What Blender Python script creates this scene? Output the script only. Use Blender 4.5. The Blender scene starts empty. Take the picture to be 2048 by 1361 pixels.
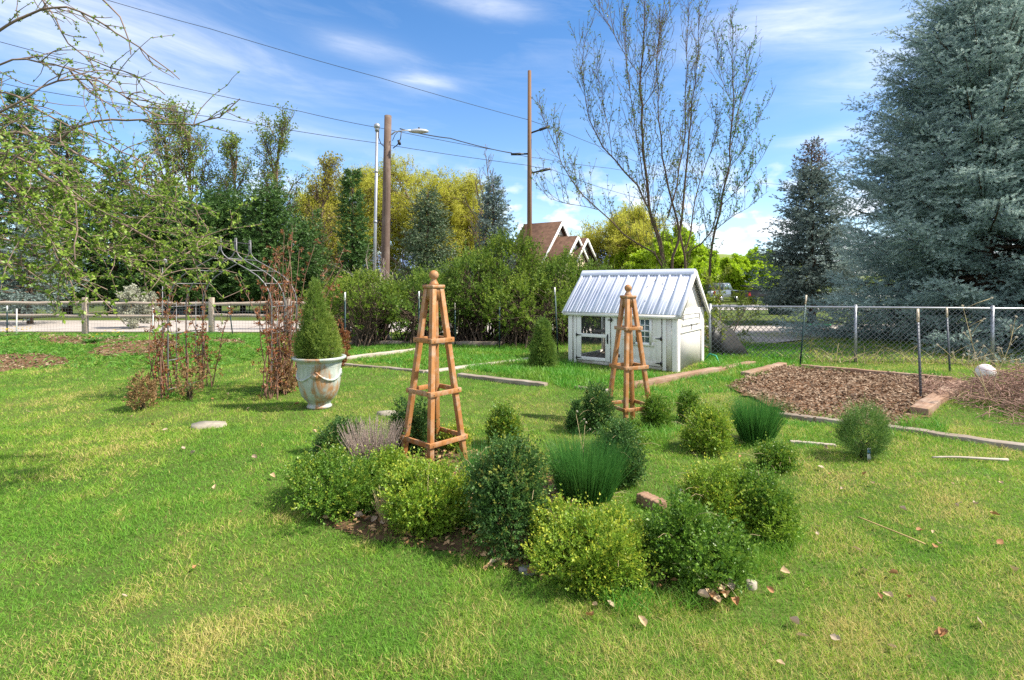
import bpy, math, random
import numpy as np
from mathutils import Vector, Matrix

# ------------------------------------------------------------------ camera, sky, sun, exposure
SC = bpy.context.scene
COL = SC.collection
W_PX, H_PX, F_PX, HZ, CH = 2048.0, 1361.0, 1080.0, 570.0, 1.70
cam_d = bpy.data.cameras.new('camera')
cam_d.sensor_width = 36.0
cam_d.lens = 36.0 * F_PX / W_PX
cam_d.shift_y = -(H_PX / 2 - HZ) / W_PX
cam_d.clip_start = 0.05
cam_d.clip_end = 6000
cam = bpy.data.objects.new('camera', cam_d)
COL.objects.link(cam)
cam.location = (0, 0, CH)
cam.rotation_euler = (math.radians(90), 0, 0)
SC.camera = cam

SUN_EL, SUN_AZ = 50.0, 97.0          # azimuth from +Y towards +X
sd = Vector((math.sin(math.radians(SUN_AZ)) * math.cos(math.radians(SUN_EL)),
             math.cos(math.radians(SUN_AZ)) * math.cos(math.radians(SUN_EL)),
             math.sin(math.radians(SUN_EL))))
sun_d = bpy.data.lights.new('sun', 'SUN')
sun_d.energy = 4.2
sun_d.angle = math.radians(1.2)
sun_d.color = (1.0, 0.93, 0.80)
sun = bpy.data.objects.new('sun', sun_d)
COL.objects.link(sun)
sun.rotation_euler = sd.to_track_quat('Z', 'Y').to_euler()

world = bpy.data.worlds.new('World')
SC.world = world
world.use_nodes = True
wn, wl = world.node_tree.nodes, world.node_tree.links
wn.clear()
def wnode(t, **kw):
    n = wn.new(t)
    for k, v in kw.items(): setattr(n, k, v)
    return n
def wmath(op, a, b=None, c=None):
    n = wnode('ShaderNodeMath', operation=op)
    for i, v in enumerate((a, b, c)):
        if v is None: continue
        if isinstance(v, (int, float)): n.inputs[i].default_value = v
        else: wl.new(v, n.inputs[i])
    return n.outputs[0]
sky = wnode('ShaderNodeTexSky', sky_type='NISHITA')
sky.sun_disc = False
sky.sun_elevation = math.radians(SUN_EL)
sky.sun_rotation = math.radians(SUN_AZ)
sky.altitude = 1500
sky.air_density = 1.0
sky.dust_density = 0.6
sky.ozone_density = 2.0
tc = wnode('ShaderNodeTexCoord')
sep = wnode('ShaderNodeSeparateXYZ')
wl.new(tc.outputs['Generated'], sep.inputs[0])
sx, sy, sz = sep.outputs
az = wmath('ARCTAN2', sx, sy)
el = wmath('ARCSINE', sz)
cb = wnode('ShaderNodeCombineXYZ')
skew = wmath('ADD', el, wmath('MULTIPLY', az, 0.10))
wl.new(wmath('MULTIPLY', az, 1.7), cb.inputs[0]); wl.new(wmath('MULTIPLY', skew, 9.0), cb.inputs[1])
nz = wnode('ShaderNodeTexNoise')
nz.inputs['Scale'].default_value = 2.2; nz.inputs['Detail'].default_value = 12; nz.inputs['Roughness'].default_value = 0.62
nz.inputs['Distortion'].default_value = 0.5
wl.new(cb.outputs[0], nz.inputs['Vector'])
cb2 = wnode('ShaderNodeCombineXYZ')
wl.new(wmath('MULTIPLY', az, 5.0), cb2.inputs[0]); wl.new(wmath('MULTIPLY', el, 9.0), cb2.inputs[1])
nz2 = wnode('ShaderNodeTexNoise')
nz2.inputs['Scale'].default_value = 3.0; nz2.inputs['Detail'].default_value = 8
wl.new(cb2.outputs[0], nz2.inputs['Vector'])
# cloud banks: azimuth, elevation, half-width, half-height (radians), weight
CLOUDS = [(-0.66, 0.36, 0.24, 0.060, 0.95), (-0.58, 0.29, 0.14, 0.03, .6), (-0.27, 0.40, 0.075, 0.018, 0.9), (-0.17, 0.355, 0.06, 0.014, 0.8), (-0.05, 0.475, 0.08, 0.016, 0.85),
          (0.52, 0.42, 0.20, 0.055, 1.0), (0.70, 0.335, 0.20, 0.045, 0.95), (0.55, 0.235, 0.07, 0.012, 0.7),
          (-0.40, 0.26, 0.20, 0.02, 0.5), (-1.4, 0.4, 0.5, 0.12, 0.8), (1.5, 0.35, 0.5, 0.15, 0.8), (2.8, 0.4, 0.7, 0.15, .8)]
acc = None
for (a0, e0, wa, we, wt) in CLOUDS:
    da = wmath('DIVIDE', wmath('SUBTRACT', az, a0), wa)
    de = wmath('DIVIDE', wmath('SUBTRACT', wmath('SUBTRACT', el, e0), wmath('MULTIPLY', wmath('SUBTRACT', az, a0), -0.08 if a0 < 0 else 0.10)), we)
    g = wmath('MULTIPLY', wmath('EXPONENT', wmath('MULTIPLY', wmath('ADD', wmath('MULTIPLY', da, da), wmath('MULTIPLY', de, de)), -1.0)), wt)
    acc = g if acc is None else wmath('ADD', acc, g)
rr = wnode('ShaderNodeMapRange'); rr.inputs[1].default_value = 0.30; rr.inputs[2].default_value = 0.68
wl.new(nz.outputs['Fac'], rr.inputs[0])
wisps = wmath('MULTIPLY', acc, wmath('ADD', wmath('MULTIPLY', rr.outputs[0], 0.50), 0.10))
rr1 = wnode('ShaderNodeMapRange'); rr1.inputs[1].default_value = 0.5; rr1.inputs[2].default_value = 0.8
wl.new(nz.outputs['Fac'], rr1.inputs[0])
thin = wmath('MULTIPLY', rr1.outputs[0], 0.12)
# low cumulus along the horizon
lo = wnode('ShaderNodeMapRange'); lo.inputs[1].default_value = 0.24; lo.inputs[2].default_value = 0.03
wl.new(el, lo.inputs[0])
cu = wnode('ShaderNodeMapRange'); cu.inputs[1].default_value = 0.50; cu.inputs[2].default_value = 0.60
wl.new(nz2.outputs['Fac'], cu.inputs[0])
cumu = wmath('MULTIPLY', wmath('MULTIPLY', lo.outputs[0], cu.outputs[0]), 1.1)
hz_ = wmath('MULTIPLY', wmath('EXPONENT', wmath('MULTIPLY', wmath('ABSOLUTE', el), -5.0)), 0.34)
# broad unseen cloud cover added behind the viewer and overhead to fill shadows
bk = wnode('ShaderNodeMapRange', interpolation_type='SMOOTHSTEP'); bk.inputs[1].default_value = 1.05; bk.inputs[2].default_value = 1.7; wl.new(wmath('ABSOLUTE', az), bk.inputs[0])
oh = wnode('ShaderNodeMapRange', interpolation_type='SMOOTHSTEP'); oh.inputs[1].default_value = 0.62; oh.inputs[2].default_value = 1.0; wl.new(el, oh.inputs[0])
fill_deck = wmath('MULTIPLY', wmath('MAXIMUM', bk.outputs[0], oh.outputs[0]), wmath('ADD', wmath('MULTIPLY', rr.outputs[0], .45), .38))
cl = wmath('MINIMUM', wmath('MAXIMUM', wmath('ADD', wmath('ADD', wmath('ADD', wisps, thin), hz_), cumu), fill_deck), 0.90)
hs = wnode('ShaderNodeHueSaturation'); hs.inputs['Saturation'].default_value = 1.30; hs.inputs['Value'].default_value = .80
wl.new(sky.outputs[0], hs.inputs['Color'])
mx = wnode('ShaderNodeMix', data_type='RGBA')
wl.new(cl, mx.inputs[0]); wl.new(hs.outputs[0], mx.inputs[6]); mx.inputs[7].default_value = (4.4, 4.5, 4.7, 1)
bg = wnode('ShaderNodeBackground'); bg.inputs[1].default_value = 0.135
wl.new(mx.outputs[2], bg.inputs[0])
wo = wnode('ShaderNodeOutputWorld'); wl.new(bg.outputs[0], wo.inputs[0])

SC.view_settings.view_transform = 'Standard'
SC.view_settings.look = 'None'
SC.view_settings.gamma = 1.0
SC.view_settings.exposure = 1.18
SC.render.engine = 'CYCLES'
SC.cycles.max_bounces = 6
SC.cycles.diffuse_bounces = 4
SC.cycles.transmission_bounces = 4
SC.cycles.transparent_max_bounces = 8
SC.cycles.use_denoising = False
SC.render.use_persistent_data = False

# ------------------------------------------------------------------ helpers
RNG = np.random.default_rng(7)
random.seed(7)
def nrm(a):
    return a / np.maximum(np.linalg.norm(a, axis=-1, keepdims=True), 1e-9)
def sstep(a, b, x):
    t = np.clip((x - a) / (b - a), 0, 1); return t * t * (3 - 2 * t)
def gz(X, Y):
    """height of the garden ground"""
    X = np.asarray(X, float); Y = np.asarray(Y, float)
    z = 0.36 * np.exp(-((Y - 13.6) / 2.3) ** 2) * (1 - sstep(-8.2, -5.2, X)) * sstep(-26, -20, X)
    z = z - 0.13 * np.exp(-(((X - 1.5) / 1.2) ** 2 + ((Y - 7.0) / 1.0) ** 2))
    near = (1 - sstep(15, 18, Y)) * (1 - sstep(16, 24, np.abs(X)))
    z = z + near * (0.018 * np.sin(1.25 * X + 0.8 * Y) + 0.014 * np.sin(2.3 * X - 1.7 * Y + 1.2) + 0.010 * np.sin(3.9 * Y + .6 * X))
    return z
def gzf(x, y): return float(gz(x, y))
def gp(px, py):
    """ground point seen at photo pixel"""
    Y = CH * F_PX / (py - HZ)
    X = (px - W_PX / 2) / F_PX * Y
    return X, Y
def at(px, py, Y):
    return np.array([(px - W_PX / 2) / F_PX * Y, Y, CH + (HZ - py) / F_PX * Y])

class MB:
    """collects vertices and faces, then links ONE mesh object"""
    def __init__(s): s.V = []; s.Q = []; s.T = []; s.qa = []; s.ta = []; s.qm = []; s.tm = []; s.n = 0
    def add(s, v, q=None, t=None, a=0.0, mi=0):
        v = np.asarray(v, float).reshape(-1, 3)
        if q is not None and len(q):
            q = np.asarray(q, int).reshape(-1, 4); s.Q.append(q + s.n)
            s.qa.append(np.broadcast_to(np.asarray(a, float), (len(q),))); s.qm.append(np.full(len(q), mi))
        if t is not None and len(t):
            t = np.asarray(t, int).reshape(-1, 3); s.T.append(t + s.n)
            s.ta.append(np.broadcast_to(np.asarray(a, float), (len(t),))); s.tm.append(np.full(len(t), mi))
        s.V.append(v); s.n += len(v)
        return s
    def box(s, c, size, ax=None, mi=0, a=0.0, taper=1.0):
        c = np.asarray(c, float); h = np.asarray(size, float) / 2
        ax = np.eye(3) if ax is None else np.asarray(ax, float)
        k = np.array([[-1,-1,-1],[1,-1,-1],[1,1,-1],[-1,1,-1],[-1,-1,1],[1,-1,1],[1,1,1],[-1,1,1]], float) * h
        k[4:, :2] *= taper
        s.add(c + k @ ax, [[0,3,2,1],[4,5,6,7],[0,1,5,4],[1,2,6,5],[2,3,7,6],[3,0,4,7]], mi=mi, a=a); return s
    def bar(s, p, q, w, h, up=(0,0,1), w2=None, h2=None, mi=0, a=0.0):
        p = np.asarray(p, float); q = np.asarray(q, float)
        d = nrm(q - p); up = np.asarray(up, float)
        if abs(d @ up) > .98: up = np.array([1., 0, 0])
        x = nrm(np.cross(d, up)); y = np.cross(x, d)
        w2 = w if w2 is None else w2; h2 = h if h2 is None else h2
        v = [p + x*sx_*w/2 + y*sy_*h/2 for sx_, sy_ in ((-1,-1),(1,-1),(1,1),(-1,1))] + [q + x*sx_*w2/2 + y*sy_*h2/2 for sx_, sy_ in ((-1,-1),(1,-1),(1,1),(-1,1))]
        s.add(v, [[0,3,2,1],[4,5,6,7],[0,1,5,4],[1,2,6,5],[2,3,7,6],[3,0,4,7]][0:6], mi=mi, a=a); return s
    def tube(s, pts, r, sides=6, cap=True, mi=0, a=0.0):
        pts = np.asarray(pts, float); k = len(pts)
        r = np.broadcast_to(np.asarray(r, float), (k,))
        s.tubes(pts[None], r[None], sides, mi, a)
        if cap:
            b = s.n - k * sides
            for i0, fl in ((b, 1), (s.n - sides, 0)):
                i = list(range(i0, i0 + sides)); i = i[::-1] if fl else i
                for j in range(1, sides - 1): s._t([i[0], i[j], i[j+1]], mi, a)
        return s
    def _t(s, tri, mi, a):
        s.T.append(np.array([tri])); s.ta.append(np.array([float(np.max(a))])); s.tm.append(np.array([mi]))
    def tubes(s, P, R, sides=4, mi=0, a=0.0):
        """P (N,K,3), R (N,K)"""
        N, K, _ = P.shape
        if N == 0: return s
        T = np.empty_like(P); T[:, 1:-1] = P[:, 2:] - P[:, :-2]; T[:, 0] = P[:, 1] - P[:, 0]; T[:, -1] = P[:, -1] - P[:, -2]
        T = nrm(T)
        m = nrm(P[:, -1] - P[:, 0])
        up = np.where(np.abs(m[:, 2:3]) > .8, np.array([[1., .13, 0]]), np.array([[.11, 0, 1.]]))[:, None, :]
        U = nrm(np.cross(T, np.broadcast_to(up, T.shape))); Vv = np.cross(T, U)
        th = np.arange(sides) * 2 * np.pi / sides
        v = P[:, :, None] + R[:, :, None, None] * (np.cos(th)[None, None, :, None] * U[:, :, None] + np.sin(th)[None, None, :, None] * Vv[:, :, None])
        i = np.arange(N)[:, None, None] * K * sides + np.arange(K - 1)[None, :, None] * sides + np.arange(sides)[None, None, :]
        j = np.arange(N)[:, None, None] * K * sides + np.arange(K - 1)[None, :, None] * sides + ((np.arange(sides) + 1) % sides)[None, None, :]
        q = np.stack([i, j, j + sides, i + sides], -1).reshape(-1, 4)
        aa = np.asarray(a, float)
        if aa.ndim == 1: aa = np.repeat(aa, (K - 1) * sides)
        s.add(v, q, a=aa, mi=mi); return s
    def polys(s, lst, sides=4, mi=0):
        """lst of (pts, radii): batch by length"""
        g = {}
        for p, r in lst: g.setdefault(len(p), []).append((p, r))
        for k, l in g.items():
            s.tubes(np.array([x[0] for x in l], float), np.array([np.broadcast_to(x[1], (k,)) for x in l], float), sides, mi)
        return s
    def leaves(s, P, D, N, L, Wd, a=0.0, fold=0.15, mi=0):
        D = nrm(D); S = nrm(np.cross(D, N)); Nn = np.cross(S, D)
        L = np.broadcast_to(np.asarray(L, float), (len(P),))[:, None]; Wd = np.broadcast_to(np.asarray(Wd, float), (len(P),))[:, None]
        m = P + D * L * .48 + Nn * Wd * fold
        v = np.stack([P, m + S * Wd / 2, P + D * L, m - S * Wd / 2], 1)
        q = np.arange(len(P) * 4).reshape(-1, 4)
        s.add(v, q, a=a, mi=mi); return s
    def ribbons(s, P, D, L, Wd, bend, segs=3, a=0.0, mi=0):
        """curved tapering blades: bend (N,3) added quadratically"""
        n = len(P); D = nrm(D)
        L = np.broadcast_to(np.asarray(L, float), (n,))[:, None]; Wd = np.broadcast_to(np.asarray(Wd, float), (n,))[:, None]
        ang = RNG.uniform(0, np.pi, n)
        side = np.stack([np.cos(ang), np.sin(ang), np.zeros(n)], 1); side = nrm(side - D * (side * D).sum(1, keepdims=True))
        vs = []
        for k in range(segs + 1):
            t = k / segs
            c = P + D * L * t + bend * (t * t) * L
            w = Wd * (1 - t ** 1.6) / 2
            if k < segs: vs += [c - side * w, c + side * w]
            else: vs += [c]
        v = np.stack(vs, 1); m = v.shape[1]
        b = (np.arange(n) * m)[:, None]
        if segs > 1:
            q = np.concatenate([b + np.array([[2*k, 2*k+1, 2*k+3, 2*k+2]]) for k in range(segs - 1)], 0)
            aq = np.tile(a, segs - 1) if np.ndim(a) else a
        else: q = None; aq = 0
        t = b + np.array([[2*(segs-1), 2*(segs-1)+1, 2*segs]])
        off = s.n
        s.V.append(v.reshape(-1, 3)); s.n += n * m
        if q is not None:
            s.Q.append(q + off); s.qa.append(np.broadcast_to(aq, (len(q),))); s.qm.append(np.full(len(q), mi))
        s.T.append(t + off); s.ta.append(np.broadcast_to(a, (len(t),))); s.tm.append(np.full(len(t), mi))
        return s
    def lathe(s, prof, c=(0,0,0), n=40, mi=0, a=0.0):
        prof = np.asarray(prof, float); k = len(prof); th = np.arange(n) * 2 * np.pi / n
        v = np.stack([prof[:, 0:1] * np.cos(th), prof[:, 0:1] * np.sin(th), np.repeat(prof[:, 1:2], n, 1)], -1) + np.asarray(c, float)
        i = np.arange(k - 1)[:, None] * n + np.arange(n); j = np.arange(k - 1)[:, None] * n + (np.arange(n) + 1) % n
        s.add(v, np.stack([i, j, j + n, i + n], -1).reshape(-1, 4), mi=mi, a=a); return s
    def ball(s, c, r, n=16, m=10, sq=(1,1,1), mi=0):
        ph = np.linspace(0, np.pi, m + 1)
        prof = np.stack([np.maximum(np.sin(ph), 1e-4), -np.cos(ph)], 1) * r
        b = s.n; s.lathe(prof, n=n, mi=mi); s.V[-1] = s.V[-1] * np.asarray(sq) + np.asarray(c, float); return s
    def prism(s, poly, d, mi=0, a=0.0):
        """convex planar polygon (k,3) extruded by vector d"""
        p = np.asarray(poly, float); k = len(p)
        v = np.concatenate([p, p + np.asarray(d, float)])
        t = [[0, j + 1, j] for j in range(1, k - 1)] + [[k, k + j, k + j + 1] for j in range(1, k - 1)]
        q = [[j, (j + 1) % k, k + (j + 1) % k, k + j] for j in range(k)]
        s.add(v, q, t, mi=mi, a=a); return s
    def build(s, name, mats, parent=None, smooth=False, bevel=0.0, loc=None):
        me = bpy.data.meshes.new(name)
        V = np.concatenate(s.V) if s.V else np.zeros((0, 3))
        if loc is not None: V = V - np.asarray(loc, float)
        Q = np.concatenate(s.Q) if s.Q else np.zeros((0, 4), int); T = np.concatenate(s.T) if s.T else np.zeros((0, 3), int)
        me.vertices.add(len(V)); me.vertices.foreach_set('co', V.astype(np.float32).ravel())
        li = np.concatenate([Q.ravel(), T.ravel()]).astype(np.int32)
        me.loops.add(len(li)); me.loops.foreach_set('vertex_index', li)
        me.polygons.add(len(Q) + len(T))
        st = np.concatenate([np.arange(len(Q)) * 4, len(Q) * 4 + np.arange(len(T)) * 3]).astype(np.int32)
        me.polygons.foreach_set('loop_start', st)
        mi = np.concatenate(s.qm + s.tm).astype(np.int32) if (s.qm or s.tm) else np.zeros(0, np.int32)
        me.polygons.foreach_set('material_index', mi)
        if smooth: me.polygons.foreach_set('use_smooth', np.ones(len(mi), bool))
        av = np.concatenate(s.qa + s.ta).astype(np.float32)
        if av.any():
            at_ = me.attributes.new('v', 'FLOAT', 'FACE'); at_.data.foreach_set('value', av)
        me.update(calc_edges=True); me.validate()
        for m in (mats if isinstance(mats, (list, tuple)) else [mats]): me.materials.append(m)
        o = bpy.data.objects.new(name, me); COL.objects.link(o)
        if loc is not None: o.location = tuple(loc)
        if parent is not None: o.parent = parent
        if bevel:
            b = o.modifiers.new('edge', 'BEVEL'); b.width = bevel; b.segments = 2; b.limit_method = 'ANGLE'
        return o

def tag(o, label=None, cat=None, group=None, kind=None):
    if label: o['label'] = label
    if cat: o['category'] = cat
    if group: o['group'] = group
    if kind: o['kind'] = kind
    return o
def thing(name, label, cat, loc=(0,0,0), group=None, rz=0.0):
    o = bpy.data.objects.new(name, None); COL.objects.link(o)
    o.location = tuple(float(x) for x in loc); o.rotation_euler = (0, 0, rz); o.empty_display_size = .1
    return tag(o, label, cat, group)
def dup(root, loc, rz=0.0, scale=1.0, label=None, group=None, rot=None):
    r = root.copy(); COL.objects.link(r); r.location = loc; r.rotation_euler = rot if rot else (0, 0, rz); r.scale = (scale,) * 3
    if label: r['label'] = label
    if group: r['group'] = group
    for ch in list(root.children):
        c = ch.copy(); COL.objects.link(c); c.parent = r
        for g in list(ch.children):
            d = g.copy(); COL.objects.link(d); d.parent = c
    return r

# ------------------------------------------------------------------ materials
def newmat(name):
    m = bpy.data.materials.new(name); m.use_nodes = True
    nt = m.node_tree; nt.nodes.clear()
    return m, nt
class NT:
    def __init__(s, name):
        s.m, s.nt = newmat(name)
        s.out = s.n('ShaderNodeOutputMaterial')
    def n(s, t, **kw):
        x = s.nt.nodes.new(t)
        for k, v in kw.items(): setattr(x, k, v)
        return x
    def l(s, a, b): s.nt.links.new(a, b)
    def put(s, sock, v):
        if hasattr(v, 'is_linked') or isinstance(v, bpy.types.NodeSocket): s.l(v, sock)
        elif isinstance(v, (tuple, list)): sock.default_value = (*v[:3], 1) if len(sock.default_value) == 4 else tuple(v)
        else: sock.default_value = v
    def mix(s, f, a, b, bt='MIX'):
        x = s.n('ShaderNodeMix', data_type='RGBA', blend_type=bt)
        s.put(x.inputs[0], f); s.put(x.inputs[6], a); s.put(x.inputs[7], b); return x.outputs[2]
    def math(s, op, a, b=0.0):
        x = s.n('ShaderNodeMath', operation=op); s.put(x.inputs[0], a); s.put(x.inputs[1], b); return x.outputs[0]
    def rng(s, f, a, b, c=0.0, d=1.0):
        x = s.n('ShaderNodeMapRange'); s.put(x.inputs[0], f)
        for i, v in enumerate((a, b, c, d)): x.inputs[i + 1].default_value = v
        return x.outputs[0]
    def noise(s, scale, detail=4, rough=.55, vec=None, dist=0.0):
        x = s.n('ShaderNodeTexNoise'); x.inputs['Scale'].default_value = scale; x.inputs['Detail'].default_value = detail
        x.inputs['Roughness'].default_value = rough; x.inputs['Distortion'].default_value = dist
        if vec is not None: s.l(vec, x.inputs['Vector'])
        return x.outputs['Fac']
    def pos(s, scale=(1,1,1), world=False):
        if world: o = s.n('ShaderNodeNewGeometry').outputs['Position']
        else: o = s.n('ShaderNodeTexCoord').outputs['Object']
        m = s.n('ShaderNodeMapping'); m.inputs['Scale'].default_value = scale; s.l(o, m.inputs['Vector']); return m.outputs[0]
    def island(s): return s.n('ShaderNodeNewGeometry').outputs['Random Per Island']
    def attr(s): 
        x = s.n('ShaderNodeAttribute'); x.attribute_name = 'v'; return x.outputs['Fac']
    def princ(s, col, rough=.6, metal=0.0, spec=.4, bump=None, bstr=.3, bdist=.01, transl=0.0, tcol=None, alpha=None, transm=0.0):
        p = s.n('ShaderNodeBsdfPrincipled'); s.put(p.inputs['Base Color'], col); s.put(p.inputs['Roughness'], rough)
        s.put(p.inputs['Metallic'], metal); p.inputs['Specular IOR Level'].default_value = spec
        p.inputs['Transmission Weight'].default_value = transm
        if alpha is not None: s.put(p.inputs['Alpha'], alpha)
        if bump is not None:
            b = s.n('ShaderNodeBump'); b.inputs['Strength'].default_value = bstr; b.inputs['Distance'].default_value = bdist
            s.l(bump, b.inputs['Height']); s.l(b.outputs[0], p.inputs['Normal'])
        sh = p.outputs[0]
        if transl:
            t = s.n('ShaderNodeBsdfTranslucent'); s.put(t.inputs[0], tcol if tcol is not None else col)
            x = s.n('ShaderNodeMixShader'); x.inputs[0].default_value = transl; s.l(sh, x.inputs[1]); s.l(t.outputs[0], x.inputs[2]); sh = x.outputs[0]
        s.l(sh, s.out.inputs[0]); return s.m

def foliage(name, a, b, c=None, transl=.3, rough=.5, spec=.35, patch=0.0, pcol=None, pscale=1.0):
    k = NT(name)
    col = k.mix(k.island(), a, b)
    if patch: col = k.mix(k.math('MULTIPLY', k.rng(k.noise(pscale, 3, vec=k.pos(world=True)), .45, .65), patch), col, pcol)
    if c is not None: col = k.mix(k.attr(), col, c)
    return k.princ(col, rough, spec=spec, transl=transl)
def plain(name, col, rough=.6, metal=0.0, var=.25, scale=6.0, spec=.4, stretch=(1,1,1), bump=.2, detail=5):
    k = NT(name); nf = k.noise(scale, detail, .6, k.pos(stretch))
    dk = tuple(x * (1 - var) for x in col); lt = tuple(min(1, x * (1 + var)) for x in col)
    c = k.mix(k.rng(nf, .3, .7), dk, lt)
    return k.princ(c, rough, metal, spec, bump=nf if bump else None, bstr=bump)
def wood(name, a, b, grey=None, gamt=.0, rough=.55, stretch=(22, 22, 1.6), gscale=3.0, spec=.35, bump=.25):
    k = NT(name); v = k.pos(stretch)
    g = k.noise(1.0, 8, .65, v, .6); w2 = k.noise(3.1, 4, .5, v)
    c = k.mix(k.rng(g, .3, .7), a, b); c = k.mix(k.rng(w2, .55, .75, 0, .35), c, tuple(x * .45 for x in a))
    if grey is not None: c = k.mix(k.math('MULTIPLY', k.rng(k.noise(gscale, 6, .7, k.pos()), .48, .66), gamt), c, grey)
    return k.princ(c, rough, spec=spec, bump=g, bstr=bump, bdist=.004)
# ------------------------------------------------------------------ setting: ground, roads, hills
def wave(X, Y, sc, seed):
    r = np.random.default_rng(seed); z = np.zeros_like(np.asarray(X, float)); amp = 1.0
    for o in range(4):
        for _ in range(3):
            t = r.uniform(0, 2 * np.pi); f = sc * 2 ** o * r.uniform(.7, 1.3)
            z = z + amp * np.sin(f * (np.cos(t) * X + np.sin(t) * Y) + r.uniform(0, 6.28))
        amp *= .6
    return z / 3.0
def inpoly(X, Y, poly):
    X = np.asarray(X); Y = np.asarray(Y); r = np.zeros(X.shape, bool); n = len(poly)
    for i in range(n):
        x1, y1 = poly[i]; x2, y2 = poly[(i + 1) % n]
        if y1 == y2: continue
        c = ((y1 > Y) != (y2 > Y)) & (X < (x2 - x1) * (Y - y1) / (y2 - y1) + x1); r ^= c
    return r
def gpoly(*px): return [gp(x, y) for x, y in px]

k = NT('ground_earth')
pw = k.pos(world=True)
gcol = k.mix(k.rng(k.noise(.9, 5, .6, pw), .4, .6), (.055, .10, .017), (.10, .125, .032))
gcol = k.mix(k.rng(k.noise(14, 4, .6, pw), .45, .7, 0, .55), gcol, (.085, .065, .03))
M_GROUND = k.princ(gcol, .95, spec=.1, bump=k.noise(60, 4, .7, pw), bstr=.4, bdist=.02)
xs = np.concatenate([[-1500, -700, -300, -150, -80, -50], np.arange(-34, 34.01, .4), [50, 80, 150, 300, 700, 1500]])
ys = np.concatenate([[-300, -100, -40, -15, -5], np.arange(0, 26.01, .3), [30, 38, 50, 70, 100, 160, 300, 600, 1500]])
gx, gy = np.meshgrid(xs, ys)
b = MB(); nx, ny = len(xs), len(ys)
i = (np.arange(ny - 1)[:, None] * nx + np.arange(nx - 1)).ravel()
b.add(np.stack([gx, gy, gz(gx, gy)], -1), np.stack([i, i + 1, i + nx + 1, i + nx], 1))
tag(b.build('ground', M_GROUND, smooth=True), kind='structure')

def sheet(name, poly, m, dz, cell=.12, wob=0.0, kind='structure', mask=None, **kw):
    P = np.array(poly); x0, y0 = P.min(0); x1, y1 = P.max(0)
    cx = np.arange(x0 - cell, x1 + 2 * cell, cell); cy = np.arange(y0 - cell, y1 + 2 * cell, cell)
    X, Y = np.meshgrid(cx, cy); nx = len(cx)
    wx = wave(X, Y, 2.2, 5) * wob; wy = wave(X, Y, 2.2, 6) * wob
    cc = inpoly(X[:-1, :-1] + cell/2 + wx[:-1, :-1], Y[:-1, :-1] + cell/2 + wy[:-1, :-1], poly)
    if mask is not None: cc &= mask(X[:-1, :-1] + cell/2, Y[:-1, :-1] + cell/2)
    i = (np.arange(len(cy) - 1)[:, None] * nx + np.arange(nx - 1))[cc]
    b = MB(); b.add(np.stack([X, Y, gz(X, Y) + dz], -1), np.stack([i, i + 1, i + nx + 1, i + nx], 1))
    return tag(b.build(name, m, smooth=True), kind=kind, **kw)

M_ROAD = plain('road_gravel', (.36, .32, .29), .9, var=.18, scale=1.2, spec=.15, detail=8)
M_ROAD2 = plain('far_road', (.36, .33, .31), .9, var=.12, scale=.5, spec=.15)
b = MB()
lo = [(-70, 19.6), (-16, 19.4), (-3.8, 19.2), (1, 17.5), (5.0, 14.7), (6.2, 14.7), (8.7, 16.4), (11.5, 18.0), (20, 19.5), (70, 21)]
hi = [(-70, 25), (-16, 25.5), (-3.8, 24.5), (1, 23.5), (5.0, 22.4), (6.2, 22.2), (8.7, 22.1), (11.5, 22.2), (20, 24), (70, 25)]
n = len(lo); v = [(*p, .02) for p in lo] + [(*p, .02) for p in hi]
b.add(v, [[i, i + 1, n + i + 1, n + i] for i in range(n - 1)])
tag(b.build('road', M_ROAD), kind='structure')
b = MB(); b.add([(10, 36, .02), (60, 37, .02), (60, 45, .02), (10, 46, .02)], [[0, 1, 2, 3]])
tag(b.build('pavement', M_ROAD2), kind='structure')

M_SOIL = plain('garden_soil', (.10, .062, .036), .95, var=.45, scale=9, spec=.1, detail=9, bump=.6)
M_MULCH = plain('bark_mulch', (.14, .078, .045), .95, var=.5, scale=16, spec=.1, detail=9, bump=.7)
BED_R = gpoly((1455, 775), (1560, 737), (1905, 757), (1860, 800), (1800, 862), (1600, 832), (1520, 806))
sheet('mulch_bed', BED_R, M_MULCH, .03, .08, .1)
BED_F = [(-1.75, 4.35), (-1.55, 3.95), (-1.1, 3.65), (-.5, 3.4), (.05, 3.15), (.55, 3.02), (1.15, 3.12), (1.5, 3.45), (1.55, 3.9), (1.0, 3.75), (.55, 3.9), (.6, 4.6), (.1, 5.2), (-.6, 5.7), (-1.3, 5.4), (-1.75, 4.9)]
sheet('flower_bed', BED_F, M_SOIL, .006, .025, .06)
BED_O = [(1.0, 6.6), (2.0, 5.4), (2.9, 5.1), (3.2, 5.6), (2.8, 6.4), (2.2, 7.2), (1.2, 7.8), (.7, 7.4)]
def soilspot(name, c, r, m=M_SOIL, dz=.006):
    th = np.arange(14) * 2 * np.pi / 14; rr = r * RNG.uniform(.75, 1.15, 14)
    return sheet(name, list(zip(c[0] + rr * np.cos(th), c[1] + rr * np.sin(th))), m, dz, .06)

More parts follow.
